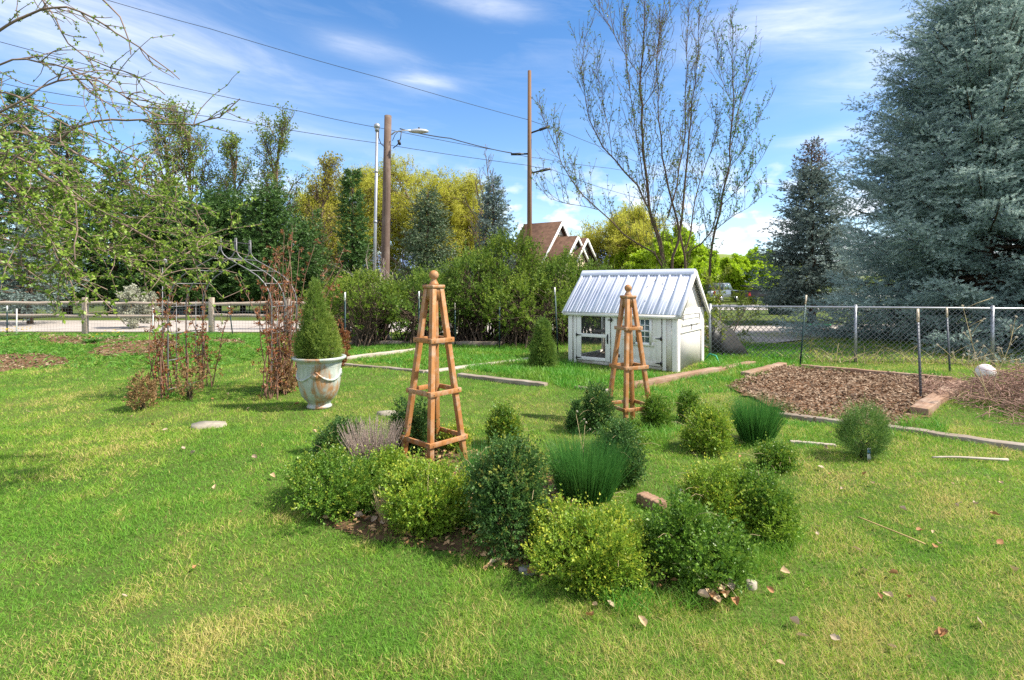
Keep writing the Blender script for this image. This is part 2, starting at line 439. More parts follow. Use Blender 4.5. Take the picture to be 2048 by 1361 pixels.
# hills far behind
def hills(name, col, Y0, segs, H, seed, var=.2):
    b = MB(); r = np.random.default_rng(seed); X = np.linspace(*segs, 90); D = np.linspace(0, 1, 12)
    XX, DD = np.meshgrid(X, D)
    prof = H(XX) * np.sin(DD * np.pi / 2) ** 1.2 * (1 + .12 * wave(XX, DD * 300, .01, seed))
    b.add(np.stack([XX, Y0 + DD * Y0 * .35, prof - 1], -1), [[i * 90 + j, i * 90 + j + 1, (i + 1) * 90 + j + 1, (i + 1) * 90 + j] for i in range(11) for j in range(89)])
    tag(b.build(name, plain(name + '_slope', col, .95, var=var, scale=.012, spec=.05, detail=8, bump=0), smooth=True), kind='structure')
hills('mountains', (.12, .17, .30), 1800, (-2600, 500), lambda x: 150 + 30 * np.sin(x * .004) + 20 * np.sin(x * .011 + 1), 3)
hills('hill', (.17, .21, .06), 420, (60, 420), lambda x: 34 * np.exp(-((x - 215) / 75) ** 2), 4)

# ------------------------------------------------------------------ lawn
k = NT('grass_blade')
pw = k.pos(world=True)
isl = k.island()
fresh = k.mix(isl, (.10, .275, .026), (.23, .44, .05))
straw = k.mix(isl, (.66, .54, .22), (.54, .48, .15))
yel = k.mix(isl, (.27, .43, .035), (.38, .50, .07))
va = k.attr()
gb = k.mix(k.rng(va, .0, .5), fresh, yel)
gb = k.mix(k.math('GREATER_THAN', va, .75), gb, straw)
M_GRASS = k.princ(gb, .55, spec=.25, transl=.42)
M_TALL = foliage('tall_grass_blade', (.07, .26, .022), (.15, .38, .04), transl=.4, patch=.5, pcol=(.28, .36, .05), pscale=1.4)

COOP_O = np.array([3.22, 10.55]); CU = np.array([.81, -.586]); CV = np.array([.586, .81])
COOP_A = COOP_O - 2.41 * CU
COOP_POLY = [tuple(COOP_A), tuple(COOP_O), tuple(COOP_O + 1.7 * CV), tuple(COOP_A + 1.7 * CV)]
URN = np.array([-2.62, 7.35])
TALL = [(gpoly((600, 672), (690, 688), (1060, 690), (1070, 714), (1030, 722), (850, 742), (690, 712), (600, 700), (500, 690), (300, 690), (250, 676), (420, 671)), .10, 620),
        (gpoly((920, 738), (1050, 722), (1130, 727), (1235, 742), (1330, 752), (1300, 768), (1200, 792), (1090, 772)), .15, 900),
        (gpoly((1400, 742), (1412, 700), (1500, 692), (1600, 690), (1620, 724), (1560, 735), (1480, 742)), .13, 700),
        (gpoly((1395, 755), (1500, 745), (1540, 745), (1440, 785), (1330, 800), (1300, 775)), .11, 700),
        (gpoly((1300, 790), (1360, 790), (1370, 860), (1340, 900), (1270, 880), (1200, 870), (1240, 840)), .12, 1300),
        (gpoly((1500, 1040), (1590, 1050), (1600, 1110), (1560, 1140), (1480, 1160), (1440, 1190)), .20, 4200),
        (gpoly((1190, 1205), (1300, 1195), (1440, 1190), (1440, 1225), (1250, 1235)), .15, 3500),
        (gpoly((930, 1040), (1060, 1080), (1060, 1130), (1000, 1150), (930, 1110)), .09, 1600),
        (gpoly((1560, 850), (1640, 850), (1660, 900), (1590, 950), (1540, 930)), .09, 900),
        (gpoly((1800, 850), (1900, 870), (1890, 880), (1780, 870)), .14, 900),
        (gpoly((1450, 880), (1560, 885), (1560, 905), (1450, 905)), .10, 900),
        (gpoly((1550, 836), (1690, 850), (1690, 858), (1550, 846)), .10, 1300), (gpoly((1750, 866), (1900, 884), (2100, 910), (2100, 918), (1900, 892), (1750, 874)), .10, 1000),
        (gpoly((1600, 733), (1900, 752), (1900, 760), (1600, 742)), .16, 420), (gpoly((1810, 842), (1880, 850), (1870, 866), (1800, 862)), .2, 1500), (gpoly((1580, 812), (1700, 838), (1760, 850), (1700, 846), (1580, 826)), .12, 900), (gpoly((1425, 760), (1500, 745), (1560, 742), (1490, 772)), .10, 600),
        (gpoly((1255, 790), (1400, 752), (1500, 735), (1500, 740), (1400, 760), (1255, 800)), .10, 800),
        (gpoly((330, 790), (390, 790), (390, 806), (330, 806)), .15, 700)]
def bermmask(X, Y):
    m = np.zeros(np.shape(X), bool); wv = .45 * wave(X, Y, 2.2, 21)
    for x, y, rx, ry in ((-10.2, 11.0, 1.3, .55), (-10.6, 10.3, 1.0, .4), (-10.4, 13.4, 1.1, .8), (-8.6, 12.4, .9, .7), (-12.4, 14.6, 1.2, .7), (-7.2, 13.6, .5, .5), (-13.5, 12.4, 1.1, .5)):
        m |= ((X - x) / rx) ** 2 + ((Y - y) / ry) ** 2 + wv < 1
    return m
def lawn_ok(X, Y, u):
    ok = ~inpoly(X + wave(X, Y, 4, 31) * .12, Y + wave(X, Y, 4, 32) * .12, BED_R) & ~inpoly(X, Y, COOP_POLY)
    ok &= ~(inpoly(X + wave(X, Y, 5, 33) * .08, Y + wave(X, Y, 5, 34) * .08, BED_F) & (u > .30))
    ok &= ~(inpoly(X, Y, BED_O) & (u > .75))
    ok &= ~(bermmask(X, Y) & (u > .12))
    ok &= ((X - URN[0]) ** 2 + (Y - URN[1]) ** 2 > .045)
    return ok
bands = [(.9, 1.9, 5000, .044, .0045), (1.9, 3.0, 16000, .044, .0030), (3.0, 4.4, 9500, .046, .0038), (4.4, 6.5, 5000, .048, .0052), (6.5, 9.5, 2500, .052, .0066), (9.5, 13, 1300, .058, .010), (13, 19.0, 620, .07, .017)]
G = MB()
for y0, y1, den, h, w in bands:
    hw = y1 * .98 + 3.2; n = int((y1 - y0) * 2 * hw * den)
    X = RNG.uniform(-hw, hw, n); Y = RNG.uniform(y0, y1, n); u = RNG.uniform(0, 1, n)
    ok = ((np.abs(X) < Y * .98 + .8) | ((np.abs(X) < Y * .98 + 3.2) & (RNG.uniform(0, 1, n) < .45))) & lawn_ok(X, Y, u); X, Y = X[ok], Y[ok]; n = len(X)
    w1, w3, w9 = wave(X, Y, .9, 51), wave(X, Y, 2.6, 52), wave(X, Y, 9.0, 53)
    hh = h * (.97 + .14 * wave(X, Y, 1.5, 11) + .24 * w9) * RNG.uniform(.55, 1.25, n)
    ps = np.clip(.035 + .09 * w1 + .22 * w3 + .26 * w9 + .16 * sstep(.8, 2.2, X) + .24 * (1 - sstep(2.4, 3.4, Y)), .02, .85)
    va = np.where(RNG.uniform(0, 1, n) < ps, 1.0, np.clip(.17 + .15 * w1 + .19 * w3 + .20 * w9 + .10 * sstep(.8, 2.2, X) + RNG.normal(0, .08, n), 0, .5))
    la = RNG.uniform(0, 2 * np.pi, n); ln = RNG.uniform(.1, .9, n)
    D = np.stack([np.cos(la) * ln, np.sin(la) * ln, np.ones(n)], 1)
    bd = np.stack([np.cos(la) * .35, np.sin(la) * .35, -.25 * np.ones(n)], 1) * RNG.uniform(.2, 1.3, (n, 1))
    G.ribbons(np.stack([X, Y, gz(X, Y) - .004], 1), D, hh, w * RNG.uniform(.7, 1.3, n), bd, 2 if y0 < 6 else 1, a=va)
tag(G.build('lawn_grass', M_GRASS), 'short mown lawn of green and straw coloured blades', 'grass', kind='stuff')
G = MB()
for poly, h, den in TALL:
    P = np.array(poly); a0, a1 = P.min(0), P.max(0); n = int(np.prod(a1 - a0) * den)
    X = RNG.uniform(a0[0], a1[0], n); Y = RNG.uniform(a0[1], a1[1], n)
    wb = .018 * Y.mean(); ok = inpoly(X + wave(X, Y, 3, 41) * wb, Y + wave(X, Y, 3, 42) * wb, poly) & ~inpoly(X, Y, COOP_POLY); X, Y = X[ok], Y[ok]; n = len(X)
    hh = h * (1 + .35 * wave(X, Y, 2.5, 12)) * RNG.uniform(.5, 1.3, n)
    la = RNG.uniform(0, 2 * np.pi, n); ln = RNG.uniform(.05, .55, n)
    D = np.stack([np.cos(la) * ln, np.sin(la) * ln, np.ones(n)], 1)
    bd = np.stack([np.cos(la) * .5, np.sin(la) * .5, -.3 * np.ones(n)], 1) * RNG.uniform(.2, 1.2, (n, 1))
    G.ribbons(np.stack([X, Y, gz(X, Y) - .004], 1), D, hh, np.maximum(.004, .0011 * Y.mean()) * RNG.uniform(.7, 1.3, n), bd, 3)
tag(G.build('tall_grass', M_TALL), 'long unmown bright green grass in the raised beds and round the shrubs', 'grass', kind='stuff')
# weeds over the mounded bed beyond the arch
G = MB(); n = 52000
X = RNG.uniform(-17, -5.8, n); Y = RNG.uniform(10.6, 16.6, n); dn = np.where(bermmask(X, Y), .63 + (RNG.uniform(0, 1, n) > .72) * -.6, wave(X * .8, Y * 1.3, 1.1, 21) * .6)
ok = (dn < .62) & (RNG.uniform(0, 1, n) < .35 + .65 * sstep(.1, -.4, dn) * sstep(11, 12.5, Y)); X, Y = X[ok], Y[ok]; n = len(X)
la = RNG.uniform(0, 6.28, n); D = np.stack([np.cos(la), np.sin(la), RNG.uniform(.5, 2.5, n)], 1)
G.ribbons(np.stack([X, Y, gz(X, Y)], 1), D, RNG.uniform(.07, .22, n), RNG.uniform(.014, .03, n), np.stack([np.cos(la) * .3, np.sin(la) * .3, -.5 * np.ones(n)], 1), 2)
tag(G.build('weeds', foliage('weed_leaf', (.07, .22, .02), (.17, .34, .045), transl=.4)), 'leafy green weeds spreading over the mulched mound', 'weeds', kind='stuff')
sheet('mulch_mound', [(-19, 10.2), (-6.0, 10.2), (-5.8, 12), (-6.2, 16.4), (-19, 16.6)], M_MULCH, .008, .1, .1, mask=bermmask)

# chips on mulch
M_CHIP = foliage('wood_chip', (.12, .075, .048), (.36, .265, .185), transl=0, rough=.85, spec=.15)
M_CHIP2 = foliage('leaf_litter_leaf', (.26, .14, .06), (.46, .30, .16), transl=.1, rough=.8, spec=.15)
def chips(name, poly, n, m, label, L=(.03, .10), zj=.03, mask=None, cat='mulch'):
    P = np.array(poly); a0, a1 = P.min(0), P.max(0); X = RNG.uniform(a0[0], a1[0], n); Y = RNG.uniform(a0[1], a1[1], n)
    ok = inpoly(X + wave(X, Y, 4, 31) * .08, Y + wave(X, Y, 4, 32) * .08, poly)
    if mask is not None: ok &= mask(X, Y)
    X, Y = X[ok], Y[ok]; n = len(X); la = RNG.uniform(0, 6.28, n)
    D = np.stack([np.cos(la), np.sin(la), RNG.normal(0, .3, n)], 1); N = nrm(np.stack([RNG.normal(0, .5, n), RNG.normal(0, .5, n), np.ones(n)], 1))
    l = RNG.uniform(*L, n); b = MB()
    b.leaves(np.stack([X, Y, gz(X, Y) + .012 + RNG.uniform(0, zj, n)], 1), D, N, l, l * RNG.uniform(.25, .6, n), fold=.25)
    tag(b.build(name, m), label, cat, kind='stuff')
chips('mulch_chips', BED_R, 30000, M_CHIP, 'brown and tan bark chips covering the fenced bed', zj=.05, L=(.02, .075))
chips('mound_mulch', [(-19, 10.2), (-6.0, 10.2), (-5.8, 12), (-6.2, 16.4), (-19, 16.6)], 14000, M_CHIP, 'reddish brown bark chips on the bare mound', mask=bermmask)
chips('leaf_litter', BED_F, 4200, M_CHIP2, 'dry brown leaf litter under the box shrubs', L=(.02, .06), cat='leaf litter')
# ------------------------------------------------------------------ chicken coop
k = NT('white_paint'); po = k.pos(); sz_ = k.n('ShaderNodeSeparateXYZ'); k.l(po, sz_.inputs[0]); n1 = k.noise(6, 7, .65, po); n2 = k.noise(38, 5, .6, k.pos((1, 1, .25)))
c = k.mix(k.rng(n2, .3, .7), (.67, .64, .59), (.77, .74, .70))
sp = k.math('MULTIPLY', k.rng(sz_.outputs[2], .0, .34, 1, 0), k.rng(n1, .38, .62))
c = k.mix(k.math('MULTIPLY', sp, .8), c, (.30, .23, .16)); c = k.mix(k.rng(n1, .66, .78, 0, .45), c, (.50, .46, .40))
M_WHITE = k.princ(c, .6, bump=n2, bstr=.12)
M_WHITE2 = plain('white_trim_paint', (.78, .76, .73), .5, var=.04, scale=5, bump=.05)
k = NT('ribbed_metal'); nf = k.noise(3, 4, .5, k.pos((1, 1, .3)))
M_METAL = k.princ(k.mix(k.rng(nf, .3, .7), (.56, .59, .70), (.64, .67, .76)), .38, .25, .5)
M_BLACK = plain('black_iron', (.02, .02, .022), .5, var=.3, scale=20)
M_DARKIN = plain('coop_floor_wood', (.16, .12, .09), .8, var=.3, scale=8)
k = NT('fine_wire_screen')
tr = k.n('ShaderNodeBsdfTransparent'); df = k.n('ShaderNodeBsdfDiffuse'); df.inputs[0].default_value = (.12, .13, .14, 1)
ms = k.n('ShaderNodeMixShader'); ms.inputs[0].default_value = .22; k.l(tr.outputs[0], ms.inputs[1]); k.l(df.outputs[0], ms.inputs[2]); k.l(ms.outputs[0], k.out.inputs[0])
M_SCREEN = k.m
M_GLASS = plain('dark_window_glass', (.10, .15, .16), .08, var=.3, scale=4, bump=0, spec=.6)

L, WD, HW, RZ = 2.41, 1.70, 1.22, 2.03
cz0 = gzf(*(COOP_O - 1.2 * CU + .8 * CV)) - .02
coop = thing('chicken_coop', 'white wooden chicken coop with ribbed metal gable roof, screened door and small paned window', 'chicken coop', (COOP_A[0], COOP_A[1], cz0), rz=math.atan2(CU[1], CU[0]))
# local frame: x along the front (0..L), y into depth (0..WD), z up
def lb(mb, x0, x1, y0, y1, z0, z1, mi=0): return mb.box(((x0+x1)/2, (y0+y1)/2, (z0+z1)/2), (x1-x0, y1-y0, z1-z0), mi=mi)
D1 = (.20, 1.00); D2 = (1.17, 2.11)
w = MB(); T = .04
lb(w, 0, D1[0], 0, T, .02, HW); lb(w, D1[1], D2[0], 0, T, .02, HW); lb(w, D2[1], L, 0, T, .02, HW)
lb(w, D1[0], D1[1], 0, T, 1.16, HW); lb(w, D2[0], D2[1], 0, T, 1.16, HW); lb(w, D1[0], D1[1], 0, T, .02, .09); lb(w, D2[0], D2[1], 0, T, .02, .09)
lb(w, L-T, L, T, WD-T, .02, HW); lb(w, 0, T, T, .12, .02, HW); lb(w, 0, T, WD-.12, WD-T, .02, HW); lb(w, 0, T, .12, WD-.12, .02, .14); lb(w, 0, T, .12, WD-.12, 1.12, HW); lb(w, .66, .70, .9, WD-T, .08, HW)
lb(w, D2[0]-.04, D2[0]-.02, T, WD-T, .1, HW)       # inner partition
# back wall: open wire window in the run
lb(w, 0, .10, WD-T, WD, .02, HW); lb(w, .66, L, WD-T, WD, .02, HW); lb(w, .10, .66, WD-T, WD, .02, .14); lb(w, .10, .66, WD-T, WD, 1.12, HW)
for s in np.arange(.06, .2, .045): lb(w, s, s + .006, -.004, 0, .03, 1.16)
for s in np.arange(2.15, 2.4, .05): lb(w, s, s + .006, -.004, 0, .03, 1.16)
for x in (0.0, L - T):                              # gables
    w.prism([(x, .001, HW), (x, WD - .001, HW), (x, WD / 2, RZ - .03)], (T, 0, 0))
w.build('wall', M_WHITE, coop)
f = MB(); lb(f, T, L - T, T, WD - T, .02, .08); lb(f, D2[0], L - T, T, WD - T, .5, .53); lb(f, T, D2[0]-.05, .9, WD - T, .62, .64); f.build('floor', M_DARKIN, coop)
for x0, x1 in ((-.012, .085), (L - .085, L + .012), (.13, .19), (1.02, 1.15), (2.13, 2.20)):
    t = MB(); lb(t, x0, x1, -.022, -.005, .0, HW); t.build('corner_trim' if x0 < 0 or x1 > L else 'trim_board', M_WHITE2, coop, bevel=.003)
t = MB()
# end wall trim
xe = L
for y0, y1, z0, z1 in ((-.005, .13, .0, HW), (WD - .17, WD + .005, .0, HW), (.13, WD - .17, .76, .86), (.13, WD - .17, 1.12, HW), (.13, .20, .86, 1.12), (WD - .30, WD - .17, .86, 1.12)): lb(t, xe + .001, xe + .024, y0, y1, z0, z1)
lb(t, xe + .001, xe + .03, .0, WD, HW + .002, HW + .02)
t.build('end_frame', M_WHITE2, coop, bevel=.003)
# roof
rf = MB(); pit = np.array([0, WD / 2, RZ - 1.17]); ov = .10
for sgn in (1, -1):
    e = np.array([0, -ov if sgn > 0 else WD + ov, 1.13]); r_ = np.array([0, WD / 2, RZ])
    d = nrm(r_ - e); nn = nrm(np.cross([1., 0, 0], d)) * sgn
    x0, x1 = -.10, L + .10
    rf.add([e + [x0, 0, 0], e + [x1, 0, 0], r_ + [x1, 0, 0], r_ + [x0, 0, 0]] + [p + nn * .012 for p in (e + [x0, 0, 0], e + [x1, 0, 0], r_ + [x1, 0, 0], r_ + [x0, 0, 0])],
           [[0,1,2,3],[4,5,6,7],[0,1,5,4],[1,2,6,5],[2,3,7,6],[3,0,4,7]])
    for x in np.linspace(x0 + .03, x1 - .03, 12):
        pr = [(x - .032, .0125), (x - .014, .034), (x + .014, .034), (x + .032, .0125)]
        a = [e + np.array([px, 0, 0]) + nn * h for px, h in pr]; c = [r_ + np.array([px, 0, 0]) + nn * h for px, h in pr]
        rf.add(a + c, [[0,1,5,4],[1,2,6,5],[2,3,7,6],[0,3,2,1]])
        for hx in (.075, .15):
            if x + hx < x1 - .04:
                pr = [(x + hx - .012, .0125), (x + hx, .018), (x + hx + .012, .0125)]
                a = [e + np.array([px, 0, 0]) + nn * h for px, h in pr]; c = [r_ + np.array([px, 0, 0]) + nn * h for px, h in pr]
                rf.add(a + c, [[0,1,4,3],[1,2,5,4]])
roof = rf.build('roof', M_METAL, coop)
rc = MB()
for sgn in (1, -1):
    e = np.array([0, -ov if sgn > 0 else WD + ov, 1.13]); r_ = np.array([0, WD / 2, RZ]); d = nrm(r_ - e); nn = nrm(np.cross([1., 0, 0], d)) * sgn
    p0 = r_ + nn * .04; p1 = r_ - d * .16 + nn * .037; p2 = r_ - d * .165 + nn * .02; pm = r_ - d * .07 + nn * .046
    q = [np.array([x, 0, 0]) + p for x in (-.11, L + .11) for p in (p0, pm, p1, p2)]
    rc.add(q, [[0,1,5,4],[1,2,6,5],[2,3,7,6]])
rc.build('ridge_cap', M_METAL, roof)
bg_ = MB()
for x in (-.118, L + .088):
    for yy, s in ((-ov, 1), (WD + ov, -1)):
        a = np.array([x + .015, yy, 1.085]); c = np.array([x + .015, WD / 2, RZ - .045])
        bg_.bar(a, c, .03, .09, up=(0, 0, 1))
lb(bg_, -.09, L + .085, -ov + .012, -ov + .03, 1.055, 1.125)
bg_.build('barge_board', M_WHITE2, roof)
e = np.array([0, -ov, 1.13]); r_ = np.array([0, WD / 2, RZ]); d = nrm(r_ - e); nn = nrm(np.cross([1., 0, 0], d))
for xx, tt in ((1.78, .5), (1.70, .28), (1.75, .77), (2.04, .55), (1.93, .68), (1.62, .62), (1.55, .4)): sc_ = MB(); sc_.ball(e + d * tt * 1.28 + nn * .02 + np.array([xx, 0, 0]), .012, 8, 6); sc_.build('screw', M_BLACK, roof)
# screened door
dr = MB(); x0, x1 = D1; z0, z1 = .10, 1.15
for a in ((x0+.005, x0+.11, z0, z1), (x1-.11, x1-.005, z0, z1), (x0+.11, x1-.11, z0, z0+.07), (x0+.11, x1-.11, z1-.09, z1), (x0+.11, x1-.11, .60, .67)): lb(dr, a[0], a[1], -.03, -.002, a[2], a[3])
door = dr.build('screen_door', M_WHITE2, coop, bevel=.003)
s = MB(); s.add([(x0+.1, -.012, z0+.05), (x1-.1, -.012, z0+.05), (x1-.1, -.012, z1-.05), (x0+.1, -.012, z1-.05)], [[0,1,2,3]]); s.build('wire_screen', M_SCREEN, door)
def hinges(xs_, dirn, zs, par):
    for z in zs:
        h = MB(); lb(h, xs_ - .014, xs_ + .014, -.043, -.032, z - .035, z + .035)
        h.prism([(xs_, -.032, z + .017), (xs_, -.032, z - .017), (xs_ + dirn * .12, -.032, z - .004), (xs_ + dirn * .12, -.032, z + .004)], (0, -.006, 0)); h.build('hinge', M_BLACK, par)
hinges(x0 + .005, 1, (.14, .635, 1.10), door)
h = MB(); h.tube([(x1-.055, -.03, .50), (x1-.055, -.065, .52), (x1-.055, -.065, .64), (x1-.055, -.03, .66)], .009, 8); lb(h, x1-.07, x1-.04, -.034, -.0302, .48, .68); h.build('handle', M_BLACK, door)
h = MB(); lb(h, x1 - .05, x1 + .06, -.044, -.031, .975, .995); lb(h, x1+.02, x1+.045, -.05, -.031, .95, 1.02); h.build('latch', M_BLACK, door)
# boarded door with a window
dr = MB(); x0, x1 = D2; wx0, wx1, wz0, wz1 = 1.57, 1.86, .56, 1.02
lb(dr, x0+.005, wx0, -.016, -.002, z0, z1); lb(dr, wx1, x1-.005, -.016, -.002, z0, z1); lb(dr, wx0, wx1, -.016, -.002, z0, wz0); lb(dr, wx0, wx1, -.016, -.002, wz1, z1)
for a in ((x0+.006, x0+.09, z0+.001, z1-.001), (x1-.10, x1-.006, z0+.001, z1-.001), (x0+.09, x1-.10, z0+.002, z0+.09), (x0+.09, x1-.10, z1-.08, z1-.002), (x0+.09, wx0-.06, .60, .68), (wx1+.06, x1-.10, .60, .68)): lb(dr, a[0], a[1], -.029, -.016, a[2], a[3])
door = dr.build('door', M_WHITE, coop, bevel=.002)
wd = MB()
for a in ((wx0-.055, wx0, wz0-.05, wz1+.05), (wx1, wx1+.055, wz0-.05, wz1+.05), (wx0, wx1, wz1, wz1+.05), (wx0-.09, wx1+.09, wz0-.075, wz0-.002)): lb(wd, a[0], a[1], -.042, -.0165, a[2], a[3])
for xx in np.linspace(wx0, wx1, 4)[1:-1]: lb(wd, xx-.008, xx+.008, -.03, -.014, wz0, wz1)
for zz, hh in ((.675, .008), (.79, .018), (.905, .008)): lb(wd, wx0, wx1, -.032, -.015, zz-hh, zz+hh)
win = wd.build('window', M_WHITE2, coop)
s = MB(); lb(s, wx0, wx1, -.012, -.008, wz0, wz1); s.build('pane', M_GLASS, win)
hinges(x1 - .004, -1, (.16, .65, 1.11), door)
for zz in (.25, .78):
    h = MB(); lb(h, x0 + .02, x0 + .05, -.05, -.0295, zz - .03, zz + .03); h.build('latch', M_BLACK, door)
# nest hatch on the end wall
hb = MB(); lb(hb, xe + .002, xe + .02, .24, WD - .34, .89, 1.10); lb(hb, xe + .02, xe + .036, .26, WD - .36, .905, .945); lb(hb, xe + .02, xe + .034, .26, WD - .36, 1.035, 1.085)
hat = hb.build('nest_hatch', M_WHITE2, coop, bevel=.002)
for y in (.27, WD - .38):
    h = MB(); lb(h, xe + .037, xe + .045, y - .012, y + .012, 1.07, 1.11); lb(h, xe + .0365, xe + .043, y - .006, y + .006, .99, 1.07); h.build('hinge', M_BLACK, hat)
h = MB(); h.tube([(xe + .04, .74, .93), (xe + .055, .745, .88), (xe + .05, .75, .83), (xe + .045, .735, .80)], .008, 6); h.build('hook', M_BLACK, hat)
rp = MB(); rp.bar((.40, .45, .10), (.93, .62, .55), .24, .025, up=(0, 0, 1))
for tt in np.linspace(.1, .9, 7): rp.bar(np.array((.52, .5, .118)) * (1 - tt) + np.array((1.02, .72, .568)) * tt + np.array((-.012, 0, 0)), np.array((.52, .5, .118)) * (1 - tt) + np.array((1.02, .72, .568)) * tt + np.array((.012, .005, .012)), .22, .02)
rp.build('ramp', M_DARKIN, coop)

# ------------------------------------------------------------------ cedar obelisks
M_CEDAR = wood('stained_cedar', (.29, .120, .036), (.46, .210, .072), (.46, .36, .27), .55, gscale=9)
M_SCREW = plain('rusty_screw', (.05, .035, .03), .6)
def obelisk(label, loc, rz, tilt=(0, 0), bands=(.215, .67, 1.16), top=1.66):
    o = thing('obelisk_trellis', label, 'trellis', loc, 'cedar garden obelisks', rz); o.rotation_euler = (tilt[0], tilt[1], rz)
    rad = lambda z: .045 + .165 * (top - z) / 1.66
    DZ = top - 1.66; TOP = top - .005
    for sx_, sy_ in ((-1,-1),(1,-1),(1,1),(-1,1)):
        m = MB(); r0, r1 = rad(0), rad(TOP)
        m.bar((sx_*(r0+.004), sy_*(r0+.004), -.03), (sx_*r1, sy_*r1, TOP), .05, .05, up=(0, 1, 0)); m.build('leg', M_CEDAR, o, bevel=.004)
    for z in bands:
        b_ = MB(); SCR = []; r = rad(z) + .036; hh = .045
        for q in range(4):
            c_, s_ = round(math.cos(q*math.pi/2)), round(math.sin(q*math.pi/2))
            ex = r + (.011 if q % 2 == 0 else -.0115)
            p, e = np.array([-ex, -r, 0.]), np.array([ex, -r, 0.])
            R = np.array([[c_, -s_, 0], [s_, c_, 0], [0, 0, 1]])
            b_.bar(R @ p + [0, 0, z], R @ e + [0, 0, z], .022, hh, up=(0, 0, 1))
            for xx in (-r + .03, r - .03):
                pp = R @ np.array([xx, -r - .0115, 0]) + [0, 0, z + (.006 if xx > 0 else -.006)]; SCR.append(pp)
        bd = b_.build('brace_band', M_CEDAR, o, bevel=.003); 
        for pp in SCR: s3 = MB(); s3.ball(pp, .0055, 8, 6); s3.build('screw', M_SCREW, bd)
    gs = MB()
    for q in range(4):
        c_, s_ = round(math.cos(q*math.pi/2)), round(math.sin(q*math.pi/2)); R = np.array([[c_, -s_, 0], [s_, c_, 0], [0, 0, 1]])
        gs.add((R @ np.array([(-.045, -.063, 1.655), (.045, -.063, 1.655), (.045, -.070, 1.54), (-.045, -.070, 1.54), (-.045, -.043, 1.655), (.045, -.043, 1.655), (.045, -.050, 1.54), (-.045, -.050, 1.54)]).T).T + [0, 0, DZ], [[0,3,2,1],[4,5,6,7],[3,7,6,2],[0,4,7,3],[1,2,6,5]])
    gs.build('top_panel', M_CEDAR, o)
    cp = MB(); cp.box((0, 0, 1.675 + DZ), (.160, .160, .035)); cp.build('cap', M_CEDAR, o, bevel=.01)
    pr = [(.0005, 1.6925), (.046, 1.693), (.047, 1.700), (.043, 1.706), (.036, 1.722), (.026, 1.738), (.027, 1.744)] + [(.047 * math.sin(t_), 1.786 - .047 * math.cos(t_)) for t_ in np.linspace(.6, math.pi - .01, 14)]
    fi = MB(); fi.lathe([(a, z + DZ) for a, z in pr], n=28); fi.build('finial', M_CEDAR, o, smooth=True)
    return o
obelisk('tall cedar obelisk trellis with ball finial rising from the box shrubs in front', (-.76, 5.25, gzf(-.76, 5.25)), math.radians(47))
obelisk('cedar obelisk trellis with ball finial standing in front of the white coop', (1.52, 7.0, gzf(1.52, 7.0) - .02), math.radians(24), (0, math.radians(-.6)), (.28, .79, 1.285), 1.675)

# ------------------------------------------------------------------ glazed urn
k = NT('weathered_glaze'); po = k.pos((1, 1, .45)); n1 = k.noise(4.5, 7, .62, po, .5); n2 = k.noise(26, 4, .6, k.pos((1, 1, .12)))
c = k.mix(k.rng(n2, .3, .7), (.30, .35, .32), (.47, .50, .46))
rust = k.mix(k.rng(n2, .35, .65), (.27, .115, .045), (.38, .21, .10))
c = k.mix(k.rng(k.math('ADD', k.math('MULTIPLY', n1, .8), k.math('MULTIPLY', n2, .2)), .50, .60), c, rust)
M_GLAZE = k.princ(c, .32, spec=.5, bump=n1, bstr=.15)
uz = gzf(*URN)
urn = thing('urn_planter', 'weathered blue green glazed urn with rust patches and garland relief', 'planter', (*URN, uz))
pr = [(.001, .0), (.155, 0), (.165, .02), (.158, .035), (.142, .05), (.145, .07), (.18, .11), (.228, .17), (.257, .25), (.273, .34), (.279, .43), (.276, .50), (.282, .565), (.286, .585), (.294, .60), (.288, .612), (.300, .635), (.335, .655), (.350, .672), (.350, .690), (.338, .698), (.315, .697), (.29, .69), (.27, .66), (.265, .60)]
m = MB(); m.lathe(pr, n=56); body = m.build('body', M_GLAZE, urn, smooth=True)
rg = MB()
for z, r in ((.30, .256), (.325, .262), (.575, .2835)): rg.lathe([(r - .004, z - .008), (r + .005, z), (r - .004, z + .008)], n=56)
rg.build('rim_band', M_GLAZE, body, smooth=True)
sl = MB(); th = np.linspace(0, 2*np.pi, 28, endpoint=False)
sl.lathe([(.267, .615), (.2, .625), (.1, .635), (.001, .64)], n=28); sl.build('soil', M_SOIL, urn)
ang0 = math.atan2(-URN[1], -URN[0]) - .20
def urn_r(z): return float(np.interp(z, [p[1] for p in pr[:17]], [p[0] for p in pr[:17]]))
